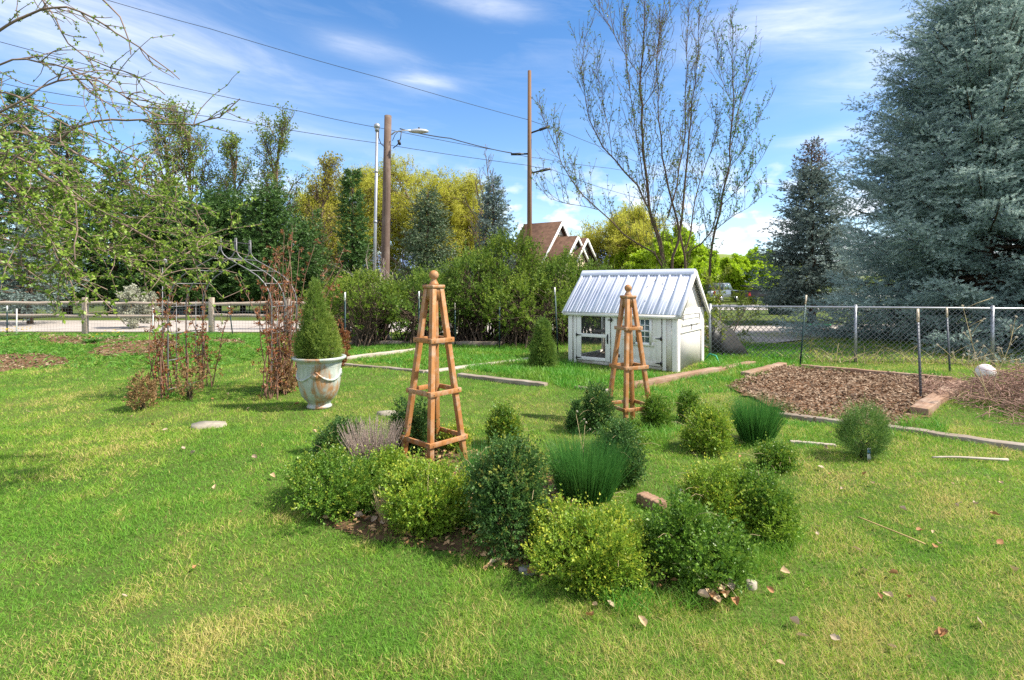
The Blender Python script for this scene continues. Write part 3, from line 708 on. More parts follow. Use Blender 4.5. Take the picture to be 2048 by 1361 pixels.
for q in range(4):
    a0 = ang0 + q * math.pi / 2
    md = MB(); rr_ = urn_r(.46); c_ = np.array([math.cos(a0), math.sin(a0), 0]); t_ = np.array([-math.sin(a0), math.cos(a0), 0]); u_ = np.array([0, 0, 1.])
    for R_, h_ in ((.052, .014), (.040, .020), (.026, .017), (.012, .024)):
        pts = [c_ * (rr_ - .01 + h_) + [0, 0, .465] + t_ * R_ * math.cos(x) + u_ * R_ * math.sin(x) for x in np.linspace(0, 2*np.pi, 20, endpoint=False)]
        pts = np.array(pts); inn = pts * .0 + (c_ * (rr_ - .01) + [0, 0, .465]) + (pts - (c_ * (rr_ - .01 + h_) + [0, 0, .465])) * 1.1
        md.add(np.concatenate([inn, pts, [c_ * (rr_ - .01 + h_) + [0, 0, .465]]]), [[i, (i+1) % 20, 20 + (i+1) % 20, 20 + i] for i in range(20)], [[20 + i, 20 + (i+1) % 20, 40] for i in range(20)])
    md.build('medallion', M_GLAZE, urn, smooth=False)
    ga = MB(); pts = []
    for x in np.linspace(0.03, math.pi / 2 - .03, 26):
        f_ = x / (math.pi / 2); z = .535 - .135 * math.sin(f_ * math.pi) ** .8; r = urn_r(z) + .004
        pts.append((r * math.cos(a0 + x), r * math.sin(a0 + x), z))
    ga.tube(pts, .011 + .007 * np.sin(np.linspace(0, np.pi, 26)) + .003 * np.sin(np.arange(26) * 2.2), 8); ga.build('garland', M_GLAZE, urn, smooth=True)

# ------------------------------------------------------------------ metal arch
M_STEEL = plain('weathered_steel_tube', (.16, .16, .165), .5, .4, var=.3, scale=20)
pL, pR = gp(336, 798), gp(541, 787)
A0 = np.array([pL[0], pL[1], 0.]); AW = np.array([1.50, .10, 0]); AP = np.array([.06, .80, 0])
arch = thing('garden_arch', 'grey metal rose arch with pointed top and tall finials', 'garden arch', (*(A0 + AW / 2)[:2], gzf(*(A0 + AW / 2)[:2])))
oz = np.array([*(A0 + AW / 2)[:2], 0])
def arch_pts(f):
    # one half hoop: f runs from ground (0) up to finial
    hw = np.linalg.norm(AW) / 2
    P = [(-hw, 0), (-hw, .5), (-hw, 1.0), (-hw, 1.42), (-hw + .03, 1.56), (-hw + .10, 1.70), (-hw + .20, 1.81), (-hw + .33, 1.90), (-hw + .45, 1.97), (-.20, 2.03), (-.11, 2.08), (-.045, 2.14), (-.012, 2.21), (-.008, 2.42)]
    return P
ux = AW / np.linalg.norm(AW)
for kx, fx in enumerate((0.0, .5, 1.0)):
    h = MB()
    for sg in (1, -1):
        h.tube([A0 + AW / 2 - oz + AP * fx + ux * x * sg + np.array([0, 0, z]) for x, z in arch_pts(0)], .0105, 6)
    h.build('hoop', M_STEEL, arch, smooth=True)
h = MB()
for x, z in ((-.75, .12), (-.75, .55), (-.75, .95), (-.75, 1.35), (-.65, 1.70), (-.42, 1.90), (-.11, 2.08), (0, 2.35)):
    for sg in (1, -1):
        p = A0 + AW / 2 - oz + ux * x * sg + np.array([0, 0, z]); h.tube([p, p + AP], .008, 5)
for yy in (.0, 1.0):
    for sg in (1, -1):
        p = A0 + AW / 2 - oz + AP * (.22 if yy == 0 else .78) + ux * .75 * sg
        h.tube([p, p + [0, 0, 1.42]], .0055, 5)
h.build('rung', M_STEEL, arch)

# ------------------------------------------------------------------ timbers edging the beds
M_GREYT = wood('weathered_timber', (.15, .11, .08), (.30, .25, .20), (.40, .36, .31), .5, rough=.85, stretch=(2, 26, 26))
M_REDT = wood('reddish_timber', (.18, .10, .06), (.34, .215, .145), (.38, .31, .25), .5, rough=.85, stretch=(2, 26, 26))
M_PALET = wood('pale_timber', (.30, .25, .20), (.48, .42, .35), (.52, .47, .41), .5, rough=.85, stretch=(2, 26, 26))
def timber(p0, p1, wdt, h, m, label, lift=0.0, cat='timber'):
    a, c = np.array(gp(*p0)), np.array(gp(*p1)); L_ = np.linalg.norm(c - a); n_ = 14
    o = MB(); v = []; r = np.random.default_rng(int(p0[0] * 7 + p0[1]))
    for i in range(n_):
        f_ = i / (n_ - 1); w_ = wdt * (1 + r.normal(0, .03)); hh = h * (1 + r.normal(0, .05)); oy = r.normal(0, .004)
        x = (f_ - .5) * L_
        hh *= .85; v += [(x, -w_/2 + oy, -.05), (x, w_/2 + oy, -.05), (x, w_/2 + oy, hh), (x, -w_/2 + oy, hh)]
    q = []
    for i in range(n_ - 1):
        for j in range(4): q.append([i*4+j, i*4+(j+1) % 4, (i+1)*4+(j+1) % 4, (i+1)*4+j])
    q += [[3,2,1,0], [(n_-1)*4+j for j in range(4)]]
    o.add(v, q); ob = o.build('timber', m, bevel=.008)
    mid_ = (a + c) / 2; za, zc = gzf(*a), gzf(*c)
    ob.location = (*mid_, (za + zc) / 2 + lift); ob.rotation_euler = (0, -math.atan2(zc - za, L_), math.atan2(c[1] - a[1], c[0] - a[0]))
    return tag(ob, label, cat, 'timbers edging the beds')
timber((690, 719), (834, 703), .14, .07, M_PALET, 'pale weathered timber crossing the grassy bed behind the urn')
timber((672, 727), (850, 746), .11, .06, M_GREYT, 'grey timber along the lawn between urn and front obelisk')
timber((850, 746), (1062, 717), .20, .05, M_PALET, 'long pale timber running back towards the cone shaped spruce')
timber((978, 731), (1055, 719), .12, .05, M_PALET, 'short pale timber lying beside the long pale one')
timber((918, 756), (1092, 774), .14, .07, M_GREYT, 'dark grey edging timber in front of the tall grass before the coop')
timber((1150, 780), (1215, 786), .10, .05, M_GREYT, 'short sunken timber left of the smaller looking obelisk')
timber((1255, 775), (1505, 729), .17, .09, M_REDT, 'long reddish timber passing the right end of the coop')
timber((1490, 756), (1566, 735), .17, .10, M_REDT, 'reddish timber at the left end of the mulch bed')
timber((1602, 738), (1905, 760), .10, .09, M_REDT, 'low timber at the foot of the wire fence behind the mulch')
timber((1838, 833), (1918, 775), .20, .13, M_REDT, 'broad worn timber between mulch bed and brush pile')
timber((1555, 828), (1690, 845), .11, .06, M_GREYT, 'grey timber edging the front of the mulch bed')
timber((1755, 858), (2110, 905), .13, .08, M_GREYT, 'long grey edging timber below the brush pile')
timber((1280, 1000), (1325, 1020), .10, .10, M_REDT, 'stub of sawn timber showing behind the big yellowish box shrub')
timber((1580, 884), (1672, 892), .05, .03, M_PALET, 'thin pale strip of wood lying in the grass beside the small box shrub')
timber((690, 690), (1010, 691), .18, .12, M_GREYT, 'dark back timber at the foot of the lilac hedge')

# ------------------------------------------------------------------ steel posts, fences
M_POSTG = plain('green_steel_post', (.018, .045, .05), .5, .3, var=.3, scale=15)
M_POSTW = plain('white_post_tip', (.72, .72, .70), .5, var=.1)
M_RUSTP = plain('grey_steel_post', (.10, .11, .13), .55, .4, var=.3, scale=12)
def tpost(px, ytop, ybot, label, whole=False, tip=True, lean=0.0, Y=None, m=None, tipc=None):
    if Y is None: X, Y = gp(px, ybot)
    else: X = (px - 1024) / 1080 * Y
    z0 = gzf(X, Y); H = at(px, ytop, Y)[2] - z0
    o = thing('steel_post', label, 'post', (X, Y, z0), 'steel fence posts'); o.rotation_euler = (0, lean, 0)
    def tee(z0_, z1_):
        mm = MB(); mm.box((0, .0, (z0_+z1_)/2), (.035, .005, z1_-z0_)); mm.box((0, .0155, (z0_+z1_)/2), (.005, .026, z1_-z0_))
        for z in np.arange(z0_ + .03, z1_ - .01, .055): mm.box((0, -.005, z), (.012, .006, .012))
        return mm
    tp = .20
    if whole: tee(-.1, H).build('shaft', M_POSTW, o)
    else:
        tee(-.1, H - (tp if tip else 0)).build('shaft', m or M_POSTG, o)
        if tip: tee(H - tp + .001, H).build('tip', tipc or M_POSTW, o)
    return o
M_TAN = plain('tan_post_tip', (.50, .42, .33), .6, var=.1)
tpost(690, 585, 722, 'green steel post with white tip beside the urn')
tpost(838, 583, 702, 'green steel post with white tip just left of the front obelisk')
tpost(910, 606, 692, 'dark steel post with dull tan tip in the shade of the lilacs', tipc=M_TAN)
tpost(999, 604, 697, 'plain dark steel post against the middle of the lilac hedge', tip=False)
tpost(1116, 575, 707, 'leaning green steel post with white tip left of the coop', lean=-.05)
tpost(1600, 590, 731, 'steel post with long tan top standing left of the fence pipe', lean=.09, tipc=M_TAN)
tpost(1842, 618, 802, 'black steel post with tan tip at the corner of the mulch bed', lean=-.035, m=M_RUSTP, tipc=M_TAN)
tpost(1900, 615, 745, 'grey leaning steel post with tan tip behind the broad worn timber', lean=-.05, m=M_RUSTP, tipc=M_TAN)
tpost(306, 612, 684, 'thin white post between split rail fence and dried rose', whole=True, Y=16.5)
tpost(466, 612, 687, 'leaning white tipped post under the arch opening', lean=-.12, Y=16.0)
tpost(33, 618, 668, 'white post at the far left beside the dandelions', whole=True, Y=17.6)
tpost(14, 612, 668, 'slim blue grey post at the left edge of the fence', Y=17.4)

M_RAIL = wood('split_rail_wood', (.29, .225, .175), (.46, .37, .30), (.44, .38, .33), .5, rough=.85, stretch=(1.6, 18, 18))
M_RPOST = wood('fence_post_wood', (.34, .26, .20), (.50, .40, .32), (.5, .44, .40), .4, rough=.85, stretch=(18, 18, 1.6))
M_WIRE = plain('galvanised_wire', (.30, .31, .32), .45, .6, var=.2)
fence = thing('split_rail_fence', 'split rail wooden fence with two rails and welded wire along the road', 'fence', (-10, 18.6, 0))
FX = [(-27.6, 18.5), (-23.2, 18.5), (-18.9, 18.55), (-14.7, 18.6), (-10.35, 18.6), (-7.75, 18.7), (-5.3, 18.9)]
oF = np.array([-10, 18.6, 0])
for i, (x, y) in enumerate(FX):
    m_ = MB(); m_.box((x + 10, y - 18.6, .58), (.16, .13, 1.36)); m_.build('post', M_RPOST, fence, bevel=.015)
for i in range(len(FX) - 1):
    for z, hz_ in ((1.06, .12), (.62, .115)):
        r = np.random.default_rng(i * 10 + int(z * 7)); n_ = 9; pts = []
        a, c = np.array([*FX[i], z + r.normal(0, .02)]), np.array([*FX[i+1], z + r.normal(0, .02)])
        v = []
        for j in range(n_):
            f_ = j / (n_ - 1); p = a * (1 - f_) + c * f_ - oF; p[2] += r.normal(0, .012); p[0] += (.02 if j == 0 else -.02 if j == n_-1 else 0)
            hh = hz_ * r.uniform(.8, 1.1) / 2; ww = .045
            v += [p + [0, -ww, -hh * .8], p + [0, -ww * .4, -hh], p + [0, ww, -hh * .3], p + [0, ww * .5, hh], p + [0, -ww, hh * .7]]
        q = [[j*5+s, j*5+(s+1) % 5, (j+1)*5+(s+1) % 5, (j+1)*5+s] for j in range(n_-1) for s in range(5)]
        m_ = MB(); m_.add(v, q); m_.build('rail', M_RAIL, fence)
m_ = MB(); P = []
for i in range(len(FX) - 1):
    a, c = np.array([*FX[i], 0]) - oF + [0, -.10, 0], np.array([*FX[i+1], 0]) - oF + [0, -.10, 0]; Ln = np.linalg.norm(c - a)
    for s in np.arange(0, Ln, .10): p = a + (c - a) * s / Ln; P.append([p + [0, 0, .05], p + [0, 0, 1.10]])
    for z in np.arange(.05, 1.12, .105): P.append([a + [0, 0, z], c + [0, 0, z]])
P = np.array(P); m_.tubes(P, np.full(P.shape[:2], .0022), 3); m_.build('wire_mesh', M_WIRE, fence)
# grey rail stretch behind the shrubs
f2 = thing('rail_fence', 'weathered brown post and rail fence half hidden by the lilacs', 'fence', (-4.2, 16.4, 0))
for x, y in ((-5.3, 18.6), (-4.75, 17.4), (-4.25, 16.3)):
    m_ = MB(); m_.box((x + 4.2, y - 16.4, .6), (.14, .14, 1.2)); m_.build('post', M_RPOST, f2, bevel=.012)
for z in (.55, 1.03):
    m_ = MB(); m_.bar((-1.1, 2.2, z), (-.05, -.1, z), .07, .12); m_.build('rail', M_RPOST, f2, bevel=.01)
m_ = MB(); m_.bar((-.05, -.1, .95), (.55, -.25, .02), .09, .1); m_.build('brace', M_RPOST, f2, bevel=.01)

M_GALV = plain('galvanised_pipe', (.36, .37, .40), .4, .55, var=.15, scale=14)
M_CLW = plain('chain_link_wire', (.17, .175, .19), .45, .5, var=.2)
clf = thing('chain_link_fence', 'galvanised chain link fence with top rail before the spruce', 'fence', (4.62, 12.6, 0))
CA, CB = np.array([4.62, 12.6, 0.]), np.array([14.0, 10.55, 0.]); CD = CB - CA; CLn = np.linalg.norm(CD); CDn = CD / CLn
for s in (0, 3.05, 5.65, 8.6):
    p = CDn * s; m_ = MB(); zt = 1.24
    m_.tube([p + [0, 0, -.1], p + [0, 0, zt]], .034, 10); m_.ball(p + [0, 0, zt], .037, 10, 6, (1, 1, .6)); m_.build('post', M_GALV, clf, smooth=True)
m_ = MB(); m_.tube([np.array([0, 0, 1.20]), CD + [0, 0, 1.20]], .024, 10); m_.build('top_rail', M_GALV, clf, smooth=True)
P = []; pt = .115; z0, z1 = .05, 1.18; nd = np.array([-CDn[1], CDn[0], 0]) * .0
for s in np.arange(-1.2, CLn, pt):
    for sg in (1, -1):
        a0_, a1_ = (s, s + (z1 - z0)); za_, zb_ = (z0, z1) if sg > 0 else (z1, z0)
        lo_, hi_ = max(a0_, 0), min(a1_, CLn)
        if hi_ <= lo_: continue
        f0, f1 = (lo_ - a0_) / (a1_ - a0_), (hi_ - a0_) / (a1_ - a0_)
        P.append([CDn * lo_ + [0, -.028 - .003 * sg, za_ + (zb_ - za_) * f0], CDn * hi_ + [0, -.028 - .003 * sg, za_ + (zb_ - za_) * f1]])
P = np.array(P); m_ = MB(); m_.tubes(P, np.full(P.shape[:2], .0052), 4); m_.build('chain_mesh', M_CLW, clf)

# ------------------------------------------------------------------ poles, lamp, power lines
M_POLE = wood('weathered_pole', (.085, .055, .042), (.17, .115, .09), (.24, .19, .16), .4, rough=.85, stretch=(14, 14, .35))
M_POLE2 = wood('brown_pole', (.13, .065, .034), (.22, .12, .06), (.14, .09, .06), .5, rough=.8, stretch=(14, 14, .35))
M_CABLE = plain('dark_cable', (.025, .025, .03), .5, var=.2)
M_LAMP = plain('lamp_housing', (.45, .46, .48), .45, .4, var=.1)
Yp = 20.0
pb, pt_ = at(769, 540, Yp), at(776, 232, Yp)
pole = thing('utility_pole', 'short weathered grey utility pole carrying a street lamp', 'utility pole', (pb[0] - .02, Yp, 0))
m_ = MB(); tp = np.array([pt_[0] - pb[0] + .02, 0, pt_[2]]); m_.tube([(0, 0, -.3), tp * .33, tp * .66, tp], [.175, .16, .145, .13], 14); m_.build('shaft', M_POLE, pole, smooth=False)
lo_ = np.array([pb[0] - .02, Yp, 0])
A = lambda x, y, dy=0: at(x, y, Yp + dy) - lo_
m_ = MB(); m_.tube([A(783, 270), A(790, 264), A(805, 262), A(822, 261)], [.03, .028, .026, .024], 8); ar = m_.build('lamp_arm', M_LAMP, pole, smooth=True)
c_ = A(838, 264); m_ = MB(); ph = np.linspace(0, np.pi, 11); m_.lathe(np.stack([np.maximum(np.sin(ph), .001), -np.cos(ph)], 1), n=20)
v = m_.V[-1]; m_.V[-1] = np.stack([v[:, 0] * .37, v[:, 1] * .16, np.where(v[:, 2] > 0, v[:, 2] * .11, v[:, 2] * .05)], 1) + c_; m_.build('lamp_head', M_LAMP, pole, smooth=True)
m_ = MB(); m_.tube([c_ + [0, 0, .10], c_ + [0, 0, .155]], .04, 10); m_.build('light_sensor', M_BLACK, pole)
m_ = MB(); m_.tube([A(803, 262, -.1), A(801, 278, -.12), A(795, 290, -.1), A(786, 297, -.16)], .018, 6); m_.tube([A(798, 262, -.1), A(790, 270, -.12), A(785, 282, -.12)], .012, 6); m_.tube([A(797, 281, -.12), A(800, 290, -.12)], .05, 8); m_.build('service_cable', M_CABLE, pole)
cb_, ct_ = at(747, 545, 19.6), at(754, 262, 19.6)
cond = thing('conduit_riser', 'slim galvanised conduit riser with weatherhead beside the short pole', 'conduit', (cb_[0], 19.6, 0))
oc = np.array([cb_[0], 19.6, 0]); t3 = ct_ - oc
m_ = MB(); m_.tube([(0, 0, -.2), t3 * .5, t3], [.055, .055, .05], 10); m_.build('pipe', M_GALV, cond, smooth=True)
m_ = MB(); m_.tube([t3 * .8 - [0, 0, .06], t3 * .8 + [0, 0, .02]], .07, 10); m_.tube([t3 * .55 - [0, 0, .06], t3 * .55 + [0, 0, .02]], .066, 10); m_.build('coupling', M_GALV, cond)
m_ = MB(); m_.ball(t3 + [0, 0, .16], .115, 14, 10); m_.tube([t3 - [0, 0, .02], t3 + [0, 0, .12]], .075, 10); m_.build('weatherhead', M_GALV, cond, smooth=True)
m_ = MB(); m_.tube([at(758, 258, 19.6) - oc, at(757, 275, 19.6) - oc, at(762, 288, 19.65) - oc, at(770, 295, 19.75) - oc], .016, 6); m_.build('service_cable', M_CABLE, cond)
Yt = 28.0
tb = at(1059, 500, Yt)
tall = thing('utility_pole', 'tall brown utility pole with three insulator arms beside the house', 'utility pole', (tb[0], Yt, 0))
ot = np.array([tb[0], Yt, 0]); zt = at(1059, 142, Yt)[2]
m_ = MB(); m_.tube([(0, 0, -.3), (0, 0, zt * .5), (0, 0, zt)], [.145, .12, .09], 14); m_.build('shaft', M_POLE2, tall)
for (xa, ya, xb, yb) in ((1064, 267, 1100, 253), (1055, 308, 1022, 309), (1064, 347, 1101, 338)):
    m_ = MB(); p0, p1 = at(xa - (4 if xb > xa else -4), ya, Yt) - ot, at(xb, yb, Yt - .1) - ot
    m_.tube([p0, p0 * .55 + p1 * .45, p0 * .5 + p1 * .5, p1], [.045, .045, .075, .06], 9); m_.build('insulator_arm', M_BLACK, tall)
def wire(pts, label, r=.013, cat='power line'):
    P_ = [at(*p) for p in pts]; m_ = MB()
    Q_ = []
    for i in range(len(P_) - 1):
        for t_ in np.linspace(0, 1, 8, endpoint=False):
            q_ = P_[i] * (1 - t_) + P_[i+1] * t_; q_[2] -= .04 * 4 * t_ * (1 - t_) * 1.0; Q_.append(q_)
    Q_.append(P_[-1]); m_.tube(Q_, r, 5); o = m_.build('power_line', M_CABLE, smooth=True)
    return tag(o, label, cat, 'overhead power lines')
wire([(130, -25, 22), (420, 58, 24), (760, 156, 26), (1060, 241, 28), (1100, 252, 27.9), (1210, 297, 32), (1290, 330, 36), (1400, 360, 44)], 'highest power line, running from the top of the sky to the upper insulator')
wire([(-30, 76, 21), (340, 170, 23), (600, 223, 25), (775, 259, 26), (1024, 306, 27.9)], 'second power line, passing close behind the street lamp to the left facing insulator')
wire([(-20, 160, 21), (86, 183, 22), (449, 238, 24), (750, 286, 26), (1055, 331, 27.8), (1100, 337, 27.9)], 'lowest power line, crossing behind the short pole towards the bottom insulator')
wire([(800, 258, 19.95), (900, 277, 23), (1024, 307, 27.9)], 'thick service cable from the street lamp arm to the tall pole', r=.022)
wire([(1030, 308, 27.8), (1080, 317, 28.5), (1220, 337, 32), (1335, 352, 36), (1572, 370, 46), (1720, 378, 55)], 'power line leaving the tall pole towards the far blue spruce')
wire([(1100, 338, 27.9), (1203, 376, 32), (1330, 410, 40)], 'faint power line dropping away from the bottom insulator behind the budding tree')

# ------------------------------------------------------------------ house, truck and things beyond
M_SIDE = wood('board_siding', (.50, .42, .27), (.56, .48, .32), None, 0, rough=.7, stretch=(6, 6, .3))
M_ROOFB = plain('brown_shingle', (.085, .05, .036), .9, var=.35, scale=3, spec=.1)
HY = 48.0; pk = at(1116, 447, HY)
hd = nrm(np.array([-.82, .57, 0])); hw_ = np.array([.57, .82, 0])
house = thing('house', 'beige board and batten house with brown gable roofs behind the lilacs', 'house', (pk[0], HY, 0)); oh = np.array([pk[0], HY, 0])
zp = pk[2]; HWd, ze, Ld = 3.6, zp - 3.9, 3.6
def gable(org, hw_w, zp_, ze_, ln, name, fwd):
    m_ = MB(); o_ = np.asarray(org, float)
    pts = [o_ - hw_ * hw_w + [0, 0, 0], o_ + hw_ * hw_w, o_ + hw_ * hw_w + [0, 0, ze_], o_ + [0, 0, zp_], o_ - hw_ * hw_w + [0, 0, ze_]]
    m_.prism(pts, hd * ln)
    for s in np.arange(-hw_w + .2, hw_w, .4):
        zz = ze_ + (zp_ - ze_) * (1 - abs(s) / hw_w) - .35; m_.bar(o_ + hw_ * s - hd * .03 + [0, 0, .2], o_ + hw_ * s - hd * .03 + [0, 0, zz], .07, .05)
    m_.build('wall', M_SIDE, house)
    r_ = MB()
    sl_ = (zp_ - ze_) / hw_w
    for sg in (1, -1):
        e = o_ + hw_ * sg * (hw_w + .4) + [0, 0, ze_ - .4 * sl_]; t_ = o_ + [0, 0, zp_ + .02]
        q_ = [e - hd * .4, t_ - hd * .4, t_ + hd * ln, e + hd * ln]
        r_.prism(q_, (0, 0, .14))
    rf_ = r_.build('roof', M_ROOFB, house)
    t_ = MB()
    for sg in (1, -1):
        e = o_ + hw_ * sg * (hw_w + .4) + [0, 0, ze_ - .4 * sl_] - hd * .45; tt = o_ + [0, 0, zp_ + .0] - hd * .45
        t_.bar(e, tt, .10, .20)
    t_.build('barge_board', M_WHITE2, rf_)
    t_ = MB(); t_.prism([o_ - hd * .06 + [0, 0, zp_ - .2], o_ - hd * .06 + hw_ * .8 + [0, 0, zp_ - .2 - .8 * sl_], o_ - hd * .06 - hw_ * .8 + [0, 0, zp_ - .2 - .8 * sl_]], -hd * .04); t_.build('gable_vent', M_WHITE2, house)
gable((0, 0, 0), HWd, zp, ze, Ld, 'main', 0)
g2 = at(1147, 476, HY - 1.5) - oh; gable((g2[0], g2[1], 0), 2.3, g2[2], g2[2] - 2.3, 6, 'porch', 1)
g3 = at(1166, 480, HY - .5) - oh; gable((g3[0], g3[1], 0), 1.6, g3[2], g3[2] - 1.6, 5, 'side', 1)
for s, z in ((-1.6, 1.6), (1.2, 1.6)):
    m_ = MB(); p = hw_ * s - hd * .1 + [0, 0, z]; m_.bar(p, p + [0, 0, 1.3], 1.0, .06); m_.build('window', M_GLASS, house)

M_CARG = plain('grey_car_paint', (.20, .22, .24), .3, .5, var=.08, scale=2, bump=0)
M_TYRE = plain('tyre_rubber', (.015, .015, .016), .8)
M_RED = plain('tail_light_red', (.45, .02, .015), .3, bump=0)
M_CHROME = plain('silver_trim', (.62, .63, .66), .25, .7, var=.08, bump=0)
tx, ty = at(1412, 600, 50)[0], 50.0
truck = thing('pickup_truck', 'silver grey pickup truck parked beyond the driveway', 'pickup truck', (tx, ty, 0), rz=math.radians(42))
def sidebody(poly, y0, y1, name, m, par, bev=.04):
    m_ = MB(); m_.prism([(x, y0, z) for x, z in poly], (0, y1 - y0, 0)); return m_.build(name, m, par, bevel=bev)
# x forward from the tail, y from right side (-) to left side (+)
sidebody([(0, .55), (5.1, .5), (5.15, .95), (5.0, 1.12), (3.75, 1.2), (1.75, 1.2), (1.75, 1.16), (0, 1.16)], -.92, .92, 'body', M_CARG, truck)
sidebody([(1.78, 1.2), (3.7, 1.2), (3.1, 1.82), (2.9, 1.87), (1.95, 1.86), (1.85, 1.8)], -.80, .80, 'cab', M_CARG, truck)
m_ = MB()
for y in (-.82, .805): m_.prism([(2.0, y, 1.25), (2.55, y, 1.25), (2.55, y, 1.72), (2.05, y, 1.72)], (0, .015, 0)); m_.prism([(2.65, y, 1.25), (3.4, y, 1.25), (3.0, y, 1.72), (2.65, y, 1.72)], (0, .015, 0))
m_.prism([(1.80, -.7, 1.28), (1.80, .7, 1.28), (1.86, .66, 1.74), (1.86, -.66, 1.74)], (-.02, 0, 0)); m_.build('window', M_GLASS, truck)
for y in (-.88, .88):
    m_ = MB(); m_.box((-.03, y * .97, .95), (.08, .14, .34)); m_.build('tail_light', M_RED, truck)
m_ = MB(); m_.box((-.1, 0, .58), (.16, 1.8, .2)); m_.build('bumper', M_CHROME, truck, bevel=.03)
m_ = MB(); m_.box((-.012, 0, .93), (.03, 1.5, .4)); m_.build('tailgate', M_CHROME, truck)
for x in (1.05, 4.15):
    for y in (-.86, .86):
        m_ = MB(); m_.tube([(x, y - .13, .38), (x, y + .13, .38)], .38, 20); wh = m_.build('wheel', M_TYRE, truck)
        m_ = MB(); m_.tube([(x, y - .145, .38), (x, y + .145, .38)], .22, 14); m_.build('rim', M_CHROME, wh)
        sg = -1 if y < 0 else 1; m_ = MB(); m_.tube([(x + .46 * math.cos(a_), .925 * sg, .40 + .46 * math.sin(a_)) for a_ in np.linspace(.0, np.pi, 9)], .04, 6); m_.build('wheel_arch', M_CHROME, truck)
# black flat trailer and bins
tr_ = thing('utility_trailer', 'black low trailer parked right of the silver pickup', 'trailer', (at(1512, 600, 46)[0], 46, 0), rz=math.radians(12))
m_ = MB(); m_.box((0, 0, .95), (3.6, 1.8, .5)); m_.build('bed', M_BLACK, tr_, bevel=.05)
m_ = MB(); m_.bar((-1.6, -.9, 1.3), (1.6, -.9, 1.15), .06, .12); m_.bar((-1.9, -.85, 1.62), (-.2, -.85, 1.42), .5, .10); m_.build('rail', M_BLACK, tr_)
for y in (-.95, .95):
    m_ = MB(); m_.tube([(.4, y - .1, .36), (.4, y + .1, .36)], .36, 18); m_.build('wheel', M_TYRE, tr_)
m_ = MB(); m_.box((-1.3, -.93, .9), (.2, .06, .3)); m_.build('tail_light', M_RED, tr_)
M_BIN = plain('dark_teal_plastic', (.012, .05, .055), .45, var=.15)
bn = thing('rubbish_bin', 'dark teal rounded rubbish bin standing on the far verge', 'rubbish bin', (at(1560, 620, 31)[0], 31, 0))
m_ = MB(); m_.lathe([(.001, .0), (.55, 0), (.62, .1), (.66, .8), (.66, .9)], n=24); m_.build('body', M_BIN, bn, smooth=True)
m_ = MB(); m_.lathe([(.68, .905), (.68, .94), (.58, 1.08), (.3, 1.17), (.001, 1.2)], n=24); m_.build('lid', M_BIN, bn, smooth=True)
pf = thing('picket_fence', 'far pale picket fence past the driveway', 'fence', (at(1605, 620, 36)[0], 36, 0))
m_ = MB()
for x in np.arange(-1.4, 6.5, .16): m_.box((x, 0, .62), (.05, .03, 1.15))
m_.build('pickets', plain('pale_grey_paint', (.45, .46, .47), .6), pf)
m_ = MB(); m_.bar((-1.5, .035, .35), (6.6, .035, .35), .035, .08); m_.bar((-1.5, .035, .95), (6.6, .035, .95), .035, .08); m_.build('rail', bpy.data.materials['pale_grey_paint'], pf)
gs_ = thing('garage_shed', 'low grey shed with panelled front beyond the split rail fence', 'shed', (at(300, 626, 31)[0], 31, 0))
m_ = MB(); m_.box((0, 1, .62), (4.2, 2.0, 1.24)); m_.build('wall', plain('grey_metal_panel', (.28, .31, .35), .5), gs_)
m_ = MB(); m_.box((0, .9, 1.32), (4.8, 2.5, .16)); m_.build('roof', plain('brown_fascia', (.12, .06, .035), .7), gs_)
m_ = MB()
for x in (-1.5, -.5, .5, 1.5): m_.box((x, -.012, .62), (.04, .02, 1.2))
m_.box((-2.2, -.1, .62), (.22, .2, 1.22)); m_.build('frame', bpy.data.materials['brown_fascia'], gs_)
hose = MB(); p_ = [at(1408, 722, 12.1), at(1420, 708, 12.0), at(1432, 712, 11.9), at(1440, 730, 11.8), at(1460, 735, 11.7)]; hose.tube(p_, .016, 6)
tag(hose.build('garden_hose', plain('green_hose', (.03, .30, .20), .4), smooth=True), 'green garden hose looping out behind the coop', 'hose')
gt_ = MB(); X_, Y_ = at(1638, 654, 21.5)[:2]; gt_.lathe([(.001, .03), (.2, .03), (.33, .06), (.36, .13), (.33, .13), (.2, .07), (.001, .07)], c=(X_, Y_, 0), n=20); gt_.V[-1][:, 0] = (gt_.V[-1][:, 0] - X_) * 1.3 + X_
tag(gt_.build('plastic_sled', plain('green_plastic', (.02, .28, .09), .35)), 'bright green plastic sled lying at the edge of the road', 'sled')
sh_ = MB(); c0 = at(1424, 725, 13.0); sh_.add([(0, 0, 0), (1.0, .25, 0), (.85, .3, .25), (.6, .3, .6), (.25, .25, .85), (0, .2, .95)], None, [[0, 1, 2], [0, 2, 3], [0, 3, 4], [0, 4, 5]])
o = sh_.build('tarpaulin_sheet', plain('black_plastic_sheet', (.014, .014, .015), .5)); o.location = (c0[0], 13.0, 0); sm = o.modifiers.new('thick', 'SOLIDIFY'); sm.thickness = .02
tag(o, 'curved black plastic sheet leaning behind the wire fence by the coop', 'plastic sheet')
gb_ = MB(); c0 = np.array([8.55, 9.75, gzf(8.55, 9.75) + .14]); gb_.ball(c0, .155, 28, 18)
k = NT('mottled_white_globe'); nf = k.noise(18, 5, .6, k.pos()); M_GLOBE = k.princ(k.mix(k.rng(nf, .4, .7), (.72, .62, .60), (.80, .76, .74)), .5, bump=nf, bstr=.3)
tag(gb_.build('garden_globe', M_GLOBE, smooth=True), 'pinkish white stone garden globe behind the brush pile', 'garden globe')
M_ROCK = plain('grey_rock', (.20, .19, .18), .9, var=.35, scale=20, detail=8)
M_STONE = plain('pale_stone', (.30, .265, .21), .9, var=.25, scale=14, detail=8)
